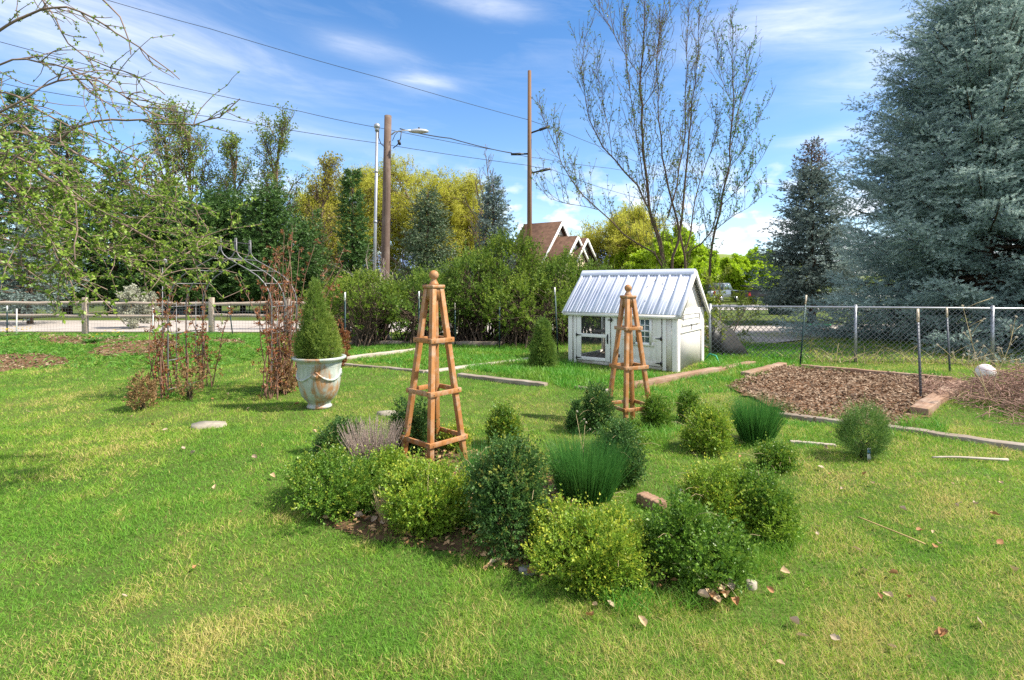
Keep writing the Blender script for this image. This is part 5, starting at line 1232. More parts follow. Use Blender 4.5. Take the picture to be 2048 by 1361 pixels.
# ------------------------------------------------------------------ conifers
def needles(mb, P, D, l, K, nl, nw, a, ang=.75):
    n = len(P); D = nrm(D); S = nrm(np.cross(D, rv(n))); U = np.cross(D, S)
    for k_ in range(K):
        th = 2 * np.pi * ((k_ * .382) % 1) + RNG.uniform(-.5, .5, n); t_ = (k_ + RNG.uniform(.1, .9, n)) / K
        R_ = S * np.cos(th)[:, None] + U * np.sin(th)[:, None]
        an = ang * (1.15 - .6 * t_)[:, None]
        mb.leaves(P + D * (l * t_)[:, None], D * np.cos(an) + R_ * np.sin(an), D + rv(n) * .3, nl * RNG.uniform(.75, 1.2, n), nw, a=a, fold=.05)
def conifer(name, label, X, Y, H, R, m, z0=.2, dz=.36, nb=7, tstep=.16, sl=.14, K=8, nl=.06, nw=.014, droop=.22, lift=.22, power=.8, seed=1, group=None, sstep_=.10, cull=True, tipv=.5, sidel=.42, cat='spruce', brown=None, trunk=None, thin=0.0, bot=.72):
    r = np.random.default_rng(seed); o = thing(name, label, cat, (X, Y, 0), group)
    PP, DD, LL, AA, BR = [], [], [], [], []
    z = z0
    while z < H - .15:
        f = (z - z0) / (H - z0); Lb = R * max(.04, (1 - f) ** power) * min(1, bot + f * 2.5)
        for b_ in range(nb if f < .85 else max(4, nb - 2)):
            if r.uniform() < thin: continue
            ph = r.uniform(0, 6.283); L_ = Lb * r.uniform(.72, 1.12); zz = z + r.uniform(-.5, .5) * dz
            back = cull and math.sin(ph) > .35
            ou = np.array([math.cos(ph), math.sin(ph), 0]); sd = np.array([-math.sin(ph), math.cos(ph), 0])
            dr = droop * (1 - f * 1.3) * r.uniform(.6, 1.4); lf_ = lift * r.uniform(.6, 1.3)
            cv = lambda s: ou[None] * (L_ * s)[:, None] + np.stack([0*s, 0*s, zz + L_ * (-dr * s + lf_ * s ** 2.2 + (f * .35) * s)], 1)
            BR.append((cv(np.linspace(0, .97, 6)), np.linspace(.012 + .012 * L_, .005, 6)))
            s = np.arange(.22 if L_ > 1 else .1, 1.0, tstep * (1.35 if back else 1) / max(L_, .3)); s = np.clip(s + r.uniform(-.3, .3, len(s)) * tstep / max(L_, .3), .05, 1)
            s = np.concatenate([s, s, [1.0]]); sg = np.concatenate([np.ones(len(s)//2), -np.ones(len(s)//2), [0]])
            p0 = cv(s); tg = nrm(cv(np.minimum(s + .02, 1.05)) - cv(s - .02))
            tl = np.where(sg == 0, sl * 1.5, np.minimum(sidel * L_ * (1.05 - s), 1.0) * r.uniform(.6, 1.1, len(s)) + sl)
            td = nrm(tg * .75 + sd[None] * sg[:, None] * .85 + np.stack([0*s, 0*s, r.normal(-.18, .34, len(s))], 1))
            ns = np.maximum(1, (tl / sstep_).astype(int)); idx = np.repeat(np.arange(len(s)), ns); j = np.concatenate([np.arange(q) for q in ns])
            u = (j + .5) / ns[idx]; tdi, tli = td[idx], tl[idx]
            pp = p0[idx] + tdi * (tli * u)[:, None] + np.stack([0*u, 0*u, -.12 * tli * u * u], 1)
            s2 = nrm(np.cross(tdi, np.array([[0, 0, 1.]]))) * np.where(j % 2 == 0, 1, -1)[:, None]
            last = j == ns[idx] - 1
            va = r.uniform(-1.1, 1.1, len(u)); w_ = np.where(last, .0, .8)[:, None]
            dd = nrm(tdi * .75 + s2 * np.cos(va)[:, None] * w_ + np.array([[0, 0, 1.]]) * np.sin(va)[:, None] * w_)
            l_ = sl * r.uniform(.7, 1.25, len(u)) * (1.15 - .4 * u)
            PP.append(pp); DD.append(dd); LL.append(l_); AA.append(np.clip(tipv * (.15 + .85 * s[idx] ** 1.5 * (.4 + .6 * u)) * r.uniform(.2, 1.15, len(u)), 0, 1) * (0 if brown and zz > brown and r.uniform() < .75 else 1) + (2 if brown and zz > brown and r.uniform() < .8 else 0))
        z += dz * (.9 + .2 * r.uniform()) * (1 if f < .7 else .8)
    PP, DD, LL, AA = np.concatenate(PP), np.concatenate(DD), np.concatenate(LL), np.concatenate(AA)
    br = AA > 1.5
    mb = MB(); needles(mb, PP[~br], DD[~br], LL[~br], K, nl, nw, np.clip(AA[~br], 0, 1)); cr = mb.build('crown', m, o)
    if br.any(): mb = MB(); needles(mb, PP[br], DD[br], LL[br], max(3, K // 2), nl, nw, 0.); mb.build('brown_top', M_BROWNN, o)
    tr = MB(); tr.tube([(0, 0, -.2), (0, 0, H * .5), (0, 0, H - .1)], [.018 * H + .05, .011 * H + .02, .01], 10); tr.polys(BR, 5); tr.build('trunk', trunk or M_BARK, o)
    print(label[:40], len(PP) * K)
    return o
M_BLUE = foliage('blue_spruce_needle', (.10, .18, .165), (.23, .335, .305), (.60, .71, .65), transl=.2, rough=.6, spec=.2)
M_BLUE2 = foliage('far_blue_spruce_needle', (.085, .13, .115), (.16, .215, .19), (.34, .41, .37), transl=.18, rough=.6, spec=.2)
M_PINE = foliage('pine_needle', (0.024, 0.068, 0.018), (0.068, 0.143, 0.030), (0.120, 0.225, 0.045), transl=.15, rough=.5)
M_SPRG = foliage('green_spruce_needle', (0.045, 0.098, 0.045), (0.098, 0.165, 0.075), (0.180, 0.195, 0.120), transl=.12, rough=.5)
M_BROWNN = foliage('brown_cones_needle', (.10, .055, .03), (.19, .11, .06), transl=.1)
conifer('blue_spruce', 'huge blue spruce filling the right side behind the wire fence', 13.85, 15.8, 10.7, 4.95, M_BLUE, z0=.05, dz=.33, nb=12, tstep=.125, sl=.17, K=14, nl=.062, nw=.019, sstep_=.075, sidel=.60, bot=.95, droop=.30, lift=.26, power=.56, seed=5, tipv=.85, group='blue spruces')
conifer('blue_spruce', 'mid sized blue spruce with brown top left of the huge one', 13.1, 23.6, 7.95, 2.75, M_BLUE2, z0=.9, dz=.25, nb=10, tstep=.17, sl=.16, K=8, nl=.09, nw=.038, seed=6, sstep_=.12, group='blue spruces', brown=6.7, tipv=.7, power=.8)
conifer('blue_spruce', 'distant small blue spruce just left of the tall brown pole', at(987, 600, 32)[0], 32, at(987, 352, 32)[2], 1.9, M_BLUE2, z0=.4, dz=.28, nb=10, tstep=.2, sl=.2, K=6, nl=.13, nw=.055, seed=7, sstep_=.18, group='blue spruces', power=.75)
conifer('spruce', 'dull green spruce with brownish cones right of the street lamp pole', at(857, 600, 30)[0], 30, at(857, 378, 30)[2], 2.3, M_SPRG, z0=.3, dz=.28, nb=10, tstep=.2, sl=.2, K=6, nl=.13, nw=.055, seed=8, sstep_=.18, group='background conifers', brown=None, power=.7, tipv=.8)
for i, (px, yt, Y, wpx, lab, m, th) in enumerate(((40, 185, 27, 150, 'tall dark pine at the far left behind the budding branches', M_PINE, .25), (135, 240, 29, 140, 'dark pine second from the left edge behind the split rail fence', M_PINE, .25),
        (232, 320, 30, 140, 'dark pine standing behind the left climbing rose', M_PINE, .2), (335, 370, 31, 140, 'dark pine below the leftmost two poplars', M_PINE, .2), (437, 388, 32, 150, 'broad rounded dark pine behind the arch finials', M_PINE, 0),
        (532, 372, 31, 140, 'dense dark pine behind the right climbing rose', M_PINE, 0), (295, 392, 30, 140, 'rounded dark pine low behind the arch\'s left hoop', M_PINE, .1), (390, 405, 30, 130, 'dark pine under the tallest poplar', M_PINE, .1), (486, 398, 33, 130, 'dark pine between the two pines behind the arch', M_PINE, .1), (590, 440, 34, 120, 'low dark pine right of the right climbing rose', M_PINE, .15), (625, 418, 36, 90, 'thin see through pine right of the dense dark one', M_PINE, .5), (705, 335, 32, 84, 'tall narrow dark pine just left of the conduit riser', M_PINE, .1))):
    x, y, z = at(px, yt, Y); R = wpx / 2 / F_PX * Y
    conifer('pine', lab, x, Y, z, R, m, z0=.9 if i < 9 else .5, dz=.38, nb=10, tstep=.26, sl=.28, K=9, nl=.20, nw=.06, droop=.05, lift=.3, power=.45 if i in (4, 5, 6, 7, 8, 9) else .9, seed=20 + i, sstep_=.22, group='background conifers', thin=th, cat='pine', tipv=.6)
conifer('blue_spruce', 'grey blue spruce low behind the split rail fence at the far left', at(60, 600, 23)[0], 23, 4.4, 2.3, M_BLUE2, z0=.9, dz=.30, nb=8, tstep=.24, sl=.2, K=6, nl=.12, nw=.05, seed=41, sstep_=.17, group='blue spruces')

# ------------------------------------------------------------------ broadleaf trees
def grow(r, S, LPs, LDs, p, d, L, rad, lvl, par):
    k_ = 6; pts = [p]; d = d.copy()
    for j in range(k_):
        d = d + r.normal(0, par['wob'], 3) + np.array([0, 0, par['up'][lvl]]); d /= np.linalg.norm(d); p = p + d * (L / k_); pts.append(p)
    pts = np.array(pts); last = lvl == len(par['n']) - 1
    S.append((pts, np.linspace(rad, rad * (.55 if not last else .3), k_ + 1)))
    if lvl >= par['leaf0']:
        q = par['lpb'][lvl]
        for _ in range(q):
            f = r.uniform(.15, 1) * k_; i = min(int(f), k_ - 1); LPs.append(pts[i] + (pts[i+1] - pts[i]) * (f - i)); LDs.append(nrm(d + r.normal(0, .8, 3)))
    if last: return
    for c in range(par['n'][lvl]):
        f = (par['t0'][lvl] + (1 - par['t0'][lvl]) * (c + r.uniform(0, .9)) / par['n'][lvl]) * k_; i = min(int(f), k_ - 1); q = pts[i] + (pts[i+1] - pts[i]) * (f - i)
        dd = nrm(pts[i+1] - pts[i]); sd = np.cross(dd, r.normal(0, 1, 3)); sd /= np.linalg.norm(sd); an = par['ang'][lvl] * r.uniform(.7, 1.3)
        grow(r, S, LPs, LDs, q, dd * math.cos(an) + sd * math.sin(an), L * par['rat'][lvl] * (1.1 - .55 * f / k_) * r.uniform(.7, 1.2), rad * .5 * (1 - .4 * f / k_), lvl + 1, par)
def tree(name, label, X, Y, L, rad, par, mleaf, lf, wd, seed, cat='tree', group=None, trunks=1, mbark=None, pairs=2, sl=.1, tipv=.4, minr=0.0):
    r = np.random.default_rng(seed); S, LP, LD = [], [], []; o = thing(name, label, cat, (X, Y, 0), group)
    for t_ in range(trunks):
        d = nrm(np.array([r.normal(0, par.get('tl', .05)), r.normal(0, par.get('tl', .05)), 1.])); grow(r, S, LP, LD, np.array([r.normal(0, .1 * (trunks > 1)), r.normal(0, .1 * (trunks > 1)), -.1]), d, L * r.uniform(.9, 1.05), rad, 0, par)
    S = [(p, np.maximum(q, minr)) for p, q in S]
    b = MB(); b.polys([s for s in S if s[1][0] > .04], 7); b.polys([s for s in S if s[1][0] <= .04], 3); b.build('trunk', mbark or M_BARK, o)
    LP, LD = np.array(LP), np.array(LD); b = MB(); sprigs(b, LP, LD, sl, pairs, lf, wd, RNG.uniform(0, tipv, len(LP))); b.build('crown', mleaf, o)
    print(label[:40], len(S), len(LP) * pairs * 2); return o
M_WILLOW = foliage('willow_leaf', (.38, .40, .04), (.56, .54, .09), (.64, .60, .13), transl=.5, rough=.6, spec=.2)
M_POPL = foliage('poplar_leaf', (0.105, 0.180, 0.033), (0.225, 0.300, 0.045), (0.330, 0.375, 0.075), transl=.35, rough=.5)
M_YPOP = foliage('golden_poplar_leaf', (0.255, 0.255, 0.030), (0.405, 0.360, 0.060), transl=.4)
M_LIME = foliage('lime_green_leaf', (0.285, 0.435, 0.021), (0.480, 0.630, 0.038), transl=.45)
WIL = dict(n=(8, 6, 5, 4, 0), up=(.02, .04, .02, -.02, -.08), wob=.09, t0=(.12, .25, .2, .1), ang=(.75, .7, .75, .8), rat=(.80, .62, .6, .6), leaf0=3, lpb=(0, 0, 0, 3, 5), tl=.16)
for px, yt, Y, L, seed, tn, lab in ((655, 330, 60, 1.0, 1, 1, 'leftmost golden willow with a loose low crown'), (715, 262, 58, 1.0, 2, 2, 'yellow budding willow behind the conduit riser'), (795, 290, 60, 1.0, 5, 1, 'golden willow partly hidden by the short utility pole'), (850, 262, 56, 1.0, 6, 2, 'tallest golden willow behind the street lamp'), (925, 335, 58, 1.0, 3, 2, 'lower golden willow at the right end of the group')):
    x, _, z = at(px, yt, Y); tree('willow', lab, x, Y, z * .57, .35, WIL, M_WILLOW, .20, .32, seed, 'willow', 'golden willows', tn, M_TWIG, pairs=4, sl=.8, minr=.022)
x, _, z = at(1275, 345, 52); tree('willow', 'golden green willow behind the tall budding tree', x, 52, z * .52, .3, WIL, M_WILLOW, .20, .35, 4, 'willow', 'golden willows', 2, M_TWIG, pairs=4, sl=.8, minr=.02)
POP = dict(n=(26, 6, 4, 0), up=(.01, .12, .08, .02), wob=.05, t0=(.12, .2, .1), ang=(.65, .6, .8), rat=(.30, .6, .6), leaf0=1, lpb=(0, 2, 2, 3), tl=.02)
for px, yt, Y, seed, m, lab in ((335, 240, 44, 11, M_POPL, 'leftmost leafing poplar above the dark pines'), (395, 243, 45, 12, M_POPL, 'tallest leafing poplar, second from the left'), (458, 274, 45, 13, M_POPL, 'leafing poplar left of the gap with the white cloud'), (540, 278, 45, 14, M_POPL, 'leafing poplar right of the gap with the white cloud'), (645, 350, 44, 15, M_YPOP, 'small yellowish poplar left of the golden willows')):
    x, _, z = at(px, yt, Y); tree('poplar', lab, x, Y, z * 1.0, .16, POP, m, .15, .6, seed, 'poplar', 'leafing poplars', 1, M_TWIG, pairs=2, sl=.5, minr=.018)
BARE = dict(n=(12, 6, 4, 0), up=(.02, .08, .06, .03), wob=.07, t0=(.2, .2, .1), ang=(.5, .5, .5), rat=(.42, .5, .5), leaf0=3, lpb=(0, 0, 0, 1), tl=.03)
x, _, z = at(962, 342, 50); tree('bare_tree', 'pale leafless tree left of the small distant blue spruce', x, 50, z * .95, .16, BARE, M_POPL, .10, .4, 17, 'tree', None, 1, M_TWIG, pairs=1, minr=.014)
LIM = dict(n=(9, 6, 5, 0), up=(.03, .04, .0, -.03), wob=.10, t0=(.1, .15, .1), ang=(.8, .7, .7), rat=(.6, .55, .5), leaf0=1, lpb=(0, 3, 6, 9), tl=.2)
for px, yt, Y, seed, lab in ((1345, 455, 44, 31, 'lime green bushy tree right behind the coop roof'), (1425, 465, 62, 32, 'lime green bushy tree above the pickup truck'), (1500, 490, 64, 33, 'lime green bushy tree between pickup truck and mid sized spruce'), (1260, 470, 50, 34, 'lime green bushy tree behind the middle of the coop roof'), (1310, 490, 46, 36, 'lime green bushy tree between the budding trunks'), (1465, 505, 56, 37, 'low lime green bushy tree left of the mid sized spruce'), (1385, 500, 58, 35, 'low lime green bushy tree behind the coop\'s right gable')):
    x, _, z = at(px, yt, Y); tree('bushy_tree', lab, x, Y, z * .74, .12, LIM, M_LIME, .24, .5, seed, 'tree', 'lime green bushy trees', 3, M_TWIG, pairs=3, sl=.3, minr=.015)

# tall budding tree behind the coop, limbs laid out one by one
M_BUDB = plain('budding_tree_bark', (.12, .085, .06), .85, var=.35, scale=5, spec=.15, stretch=(3, 3, .5), bump=.3)
M_BUDL = foliage('young_tree_leaf', (0.090, 0.150, 0.022), (0.225, 0.300, 0.045), transl=.35, rough=.45)
M_BUDG = foliage('young_green_leaf', (0.075, 0.195, 0.038), (0.165, 0.330, 0.075), transl=.35, rough=.45)
def px3(pts, Y, dy=0.0): return [at(1080 + x / 2.43, y / 2.43, Y + dy * i / len(pts)) for i, (x, y) in enumerate(pts)]
def budding(label, base, stems, Y, mleaf, tw, seed, lf, leafp):
    r = np.random.default_rng(seed); b0 = at(*base, Y); o0 = np.array([b0[0], Y, 0]); o = thing('budding_tree', label, 'tree', o0, 'budding trees behind the coop')
    S, LP, LD = [], [], []
    for pts, r0, r1, dy in stems:
        P = np.array(px3(pts, Y, dy)); P = np.concatenate([[P[0]] , P[1:]])
        # resample
        sg = np.linalg.norm(np.diff(P, axis=0), axis=1); cs = np.concatenate([[0], np.cumsum(sg)]); nn = max(6, int(cs[-1] / .5)); t_ = np.linspace(0, cs[-1], nn)
        Q = np.stack([np.interp(t_, cs, P[:, i]) for i in range(3)], 1); Q[1:-1] += r.normal(0, .025, (nn - 2, 3)); Q -= o0; rr_ = np.linspace(r0 * .55, r1 * .7, nn); S.append((Q, rr_))
        for t0 in np.arange(.12, 1, tw / max(cs[-1], .5)):
            f = min(t0 + r.uniform(-.01, .01), .99) * (nn - 1); i = int(f); q = Q[i] + (Q[i+1] - Q[i]) * (f - i); d = nrm(Q[i+1] - Q[i])
            sd = nrm(np.cross(d, r.normal(0, 1, 3))); l = r.uniform(.5, 1.7) * (1.1 - .55 * t0); d2 = nrm(d * .55 + sd * r.uniform(.4, .8) + [0, 0, .55]); p = q; A_ = [p]
            for j in range(7): d2 = nrm(d2 + r.normal(0, .06, 3) + [0, 0, .14]); p = p + d2 * l / 7; A_.append(p)
            A_ = np.array(A_); S.append((A_, np.linspace(.0078, .0050, 8)))
            for j in range(1, 8):
                if r.uniform() < .75:
                    d3 = nrm(nrm(A_[j] - A_[j-1]) * .7 + nrm(r.normal(0, 1, 3)) * .6 + [0, 0, .25]); l3 = r.uniform(.15, .55); e = A_[j] + d3 * l3; S.append((np.array([A_[j], A_[j] + d3 * l3 * .5 + r.normal(0, .015, 3), e]), np.array([.0055, .0048, .004])))
                    lp = leafp(q[2])
                    for _ in range(r.poisson(lp)): LP.append(A_[j] + d3 * l3 * r.uniform(.1, 1)); LD.append(nrm(d3 + r.normal(0, .6, 3)))
    b = MB(); b.polys([s for s in S if s[1][0] > .02], 8); b.polys([s for s in S if s[1][0] <= .02], 3); b.build('trunk', M_BUDB, o)
    LP, LD = np.array(LP), np.array(LD); b = MB(); sprigs(b, LP, LD, .03, 1, lf, .55, 0.); b.build('crown', mleaf, o); print(label[:30], len(S), len(LP) * 2)
YB = 17.0
S1 = [([(640, 1500), (610, 1280), (560, 1130), (530, 1000), (505, 800), (497, 600), (495, 380), (507, 150), (517, -60)], .12, .02, .4),
      ([(495, 380), (450, 310), (400, 240), (340, 130), (290, 60), (280, -30)], .03, .008, .3), ([(500, 372), (560, 250), (590, 150), (640, 20), (640, -40)], .03, .008, -.4),
      ([(640, 1420), (655, 1230), (690, 1080), (708, 920), (722, 750), (740, 500), (765, 250), (780, 70)], .09, .01, -.5),
      ([(612, 1290), (540, 1060), (480, 900), (420, 830), (350, 760), (285, 690), (235, 560), (208, 430), (200, 320), (215, 180)], .07, .008, .6),
      ([(620, 1060), (650, 950), (680, 850), (700, 700), (703, 500), (715, 250), (725, 10)], .05, .009, .8),
      ([(520, 940), (470, 700), (440, 500), (420, 300), (400, 80)], .035, .008, -.7), ([(500, 520), (560, 430), (575, 300), (580, 100)], .028, .008, .5),
      ([(640, 1380), (560, 1240), (450, 1165), (370, 1100), (280, 1020), (230, 980), (160, 890), (110, 800), (70, 700), (20, 600), (0, 545)], .06, .007, -.8),
      ([(280, 1020), (200, 998), (120, 985), (50, 965), (0, 915)], .022, .006, -.2), ([(350, 760), (330, 600), (290, 450), (265, 300)], .025, .007, .4)]
S2 = [([(712, 1500), (710, 1300), (708, 1215), (670, 1110), (640, 1000), (610, 850), (585, 680), (572, 480), (570, 250), (580, 90)], .085, .009, .5),
      ([(708, 1215), (735, 1130), (740, 1060), (760, 950), (800, 830), (840, 700), (860, 560)], .045, .007, .7)]
S3 = [([(800, 1500), (822, 1330), (838, 1180), (870, 1010), (905, 880), (925, 720), (938, 450), (935, 200), (925, 70)], .085, .008, -.4),
      ([(715, 1230), (770, 1195), (830, 1130), (862, 1010), (885, 900)], .045, .02, -.3), ([(925, 720), (960, 540), (1000, 400), (1022, 225)], .028, .007, .3), ([(932, 500), (890, 400), (865, 300), (858, 190)], .025, .007, -.4),
      ([(905, 880), (960, 760), (1030, 650), (1080, 540)], .03, .007, .4), ([(870, 1010), (950, 940), (1040, 830), (1090, 720)], .03, .007, -.5), ([(850, 1120), (930, 1060), (1030, 1000), (1110, 930)], .025, .006, .3)]
lpf = lambda z: 1.3 + 2.0 * max(0, 1 - abs(z - 5) / 5)
budding('tall many stemmed budding tree behind the coop, nearly leafless', (1340, 540), S1 + S2, YB, M_BUDL, .17, 3, .055, lpf)
budding('slimmer budding tree with greener young leaves right of the many stemmed one', (1418, 545), S3, YB + .8, M_BUDG, .16, 4, .06, lambda z: 1.8 + 2.2 * max(0, 1 - abs(z - 5) / 4))
# low sprays between coop and truck
M_YSPR = foliage('spring_shoot_leaf', (.16, .22, .02), (.26, .31, .03), transl=.4)
SPR = dict(n=(7, 5, 0), up=(-.02, .02, .02), wob=.09, t0=(.2, .15), ang=(.7, .6), rat=(.5, .5), leaf0=0, lpb=(3, 5, 6), tl=.9)
tree('sapling', 'arching sapling with yellow green leaves behind the wire fence beside the coop', 5.3, 14.0, 1.9, .02, SPR, M_YSPR, .055, .5, 51, 'sapling', None, 7, M_TWIG, pairs=2, sl=.06)

# lilac hedge
M_LIL = foliage('lilac_leaf', (.09, .165, .02), (.19, .285, .034), (.32, .37, .055), transl=.42, rough=.55, spec=.25)
M_LILD = foliage('lilac_leaf_deeper', (.065, .135, .02), (.145, .24, .034), (.26, .32, .05), transl=.42, rough=.55, spec=.25)
M_LSTEM = plain('lilac_stem', (.11, .08, .06), .85, var=.4, scale=8, spec=.1, bump=0)
def lilac(label, px, Y, wpx, yt, m, seed, bare=.3, dens=165, yb=0.0, name='lilac_bush'):
    r = np.random.default_rng(seed); x, _, H = at(px, yt + 30, Y); R = wpx / 2 / F_PX * Y; o = thing(name, label, 'shrub', (x, Y, 0), 'lilacs of the hedge')
    prof = lambda t: math.sqrt(max(0, 1 - abs(2 * t - .95) ** 2.6)) * (.75 + .25 * min(1, t * 2))
    n = int(dens * (2 * math.pi * R * H)); P, N, t, d = profile_points(n, R, H, prof, .26, seed, .12, .5)
    C = P[r.choice(n, 60)]; dist = np.min(np.linalg.norm(P[:, None] - C[None], axis=2), axis=1); rad = math.sqrt(2 * R * H / 60) * 1.15
    keep = (RNG.uniform(0, 1, n) < np.clip(1.35 - dist / rad, .08, 1)) & (RNG.uniform(0, 1, n) < np.clip((t - bare * .5) / bare, .03, 1)); P, N, t, d = P[keep], N[keep], t[keep], d[keep]; n = len(P)
    b = MB(); sprigs(b, P, N * .6 + [0, 0, .6] + rv(n) * .6, RNG.uniform(.12, .34, n) * np.where(RNG.uniform(0, 1, n) < .15, 2, 1), 5, .068, .6, RNG.uniform(0, 1, n) * np.clip(t * 1.3 - .3, 0, 1)); b.build('foliage', m, o)
    S = []; ns = 150; q = r.choice(n, ns)
    for i in range(ns):
        e = P[q[i]] * [.95, .95, .97]; bs = np.array([r.normal(0, R * .28), r.normal(0, R * .28), 0]); m1 = bs * .7 + e * .3 + [0, 0, .12 * H] + r.normal(0, .06, 3); m2 = bs * .3 + e * .7 + [0, 0, .08 * H] + r.normal(0, .08, 3)
        S.append((np.array([bs, m1, m2, e]), np.array([.02, .014, .009, .004]) * r.uniform(.6, 1.3)))
        for _ in range(2): e2 = m2 + r.normal(0, .3, 3); S.append((np.array([m2, (m2 + e2) / 2 + r.normal(0, .03, 3), e2, e2 + r.normal(0, .1, 3)]), np.array([.007, .006, .004, .003])))
    b = MB(); b.polys(S, 4); b.build('stems', M_LSTEM, o); return o
lilac('leaning lilac with bare tangled lower twigs at the hedge\'s left end', 735, 15.6, 185, 530, M_LIL, 1, .5, 260)
lilac('lilac bush directly behind the front obelisk', 850, 15.6, 180, 520, M_LILD, 2, .3)
lilac('tall lilac below the small distant blue spruce', 945, 16.4, 170, 482, M_LILD, 3)
lilac('tallest lilac at the foot of the tall brown pole', 1020, 17.2, 140, 440, M_LIL, 4)
lilac('lilac bush behind the cone shaped spruce by the coop', 1050, 15.4, 180, 535, M_LIL, 5, .3)
lilac('lilac bush in front of the house gables', 1135, 16.4, 165, 490, M_LILD, 6, .3, 200)
lilac('lilac bush peeping over the left half of the coop roof', 1225, 16.2, 170, 520, M_LIL, 7)
lilac('lilac bush peeping over the right half of the coop roof', 1330, 16.6, 150, 522, M_LILD, 8)
lilac('greener lilac in the gap between arch roses and hedge', 668, 18.0, 120, 545, M_LIL, 9, .35)
DT = dict(n=(5, 4, 0), up=(.02, .05, .03), wob=.1, t0=(.2, .15), ang=(.6, .6), rat=(.55, .5), leaf0=9, lpb=(0, 0, 0), tl=.35)
def twiggy(label, px, yb, Y, L, n, seed, m, par=DT, name='bare_shrub'):
    r = np.random.default_rng(seed); x = at(px, yb, Y)[0]; z = 0; o = thing(name, label, 'shrub', (x, Y, z)); S = []
    for _ in range(n): grow(r, S, [], [], np.array([r.normal(0, .15), r.normal(0, .1), 0.]), nrm(np.array([r.normal(0, .35), r.normal(0, .3), 1.])), L * r.uniform(.7, 1), .012, 0, par)
    b = MB(); b.polys(S, 4); b.build('branches', m, o)
M_BONE = plain('bleached_branch', (.40, .32, .28), .8, var=.25, scale=6, bump=0)
twiggy('bleached leafless shrub standing up between the hedge and the short pole', 775, 600, 16.8, 2.9, 9, 3, M_BONE)
twiggy('brown leafless shrub behind the coop near the house', 1190, 600, 17.5, 3.0, 10, 4, M_LSTEM)
twiggy('brown bare brushwood at the hedge foot behind the urn', 730, 680, 14.9, 1.7, 22, 5, M_LSTEM)
tree('blossom_shrub', 'greyish white blossoming shrub behind the split rail fence left of the arch', at(262, 600, 21)[0], 21, 1.3, .03, dict(LIM, lpb=(0, 2, 3, 5)), foliage('pale_blossom', (.38, .38, .28), (.55, .54, .45), (.2, .26, .1), transl=.3), .06, .7, 61, 'shrub', None, 3, M_TWIG, pairs=2, sl=.08)
# far woods: one mass
b = MB(); n = 60000; X = RNG.uniform(-95, 110, n); Y = RNG.uniform(72, 90, n); Hh = 4.6 + 2.2 * wave(X, X * 0, .12, 71) + .9 * wave(X, X * 0, .5, 72); Z = np.abs(RNG.uniform(0, 1, n)) ** .8 * Hh
cl = wave(X, Z * 3, .7, 73); ok = cl > -.55; P = np.stack([X, Y + Z * .4, Z], 1)[ok]; b.leaves(P, rv(len(P)), rv(len(P)), RNG.uniform(.5, 1.1, len(P)), .45, a=np.clip(.5 + .4 * wave(P[:, 0], P[:, 1] * 0, .15, 74), 0, 1))
tag(b.build('woods', foliage('far_wood_leaf', (0.053, 0.098, 0.027), (0.128, 0.188, 0.045), (0.240, 0.285, 0.060), transl=.25)), 'far belt of mixed green trees closing the view at the horizon', 'woods', kind='stuff')
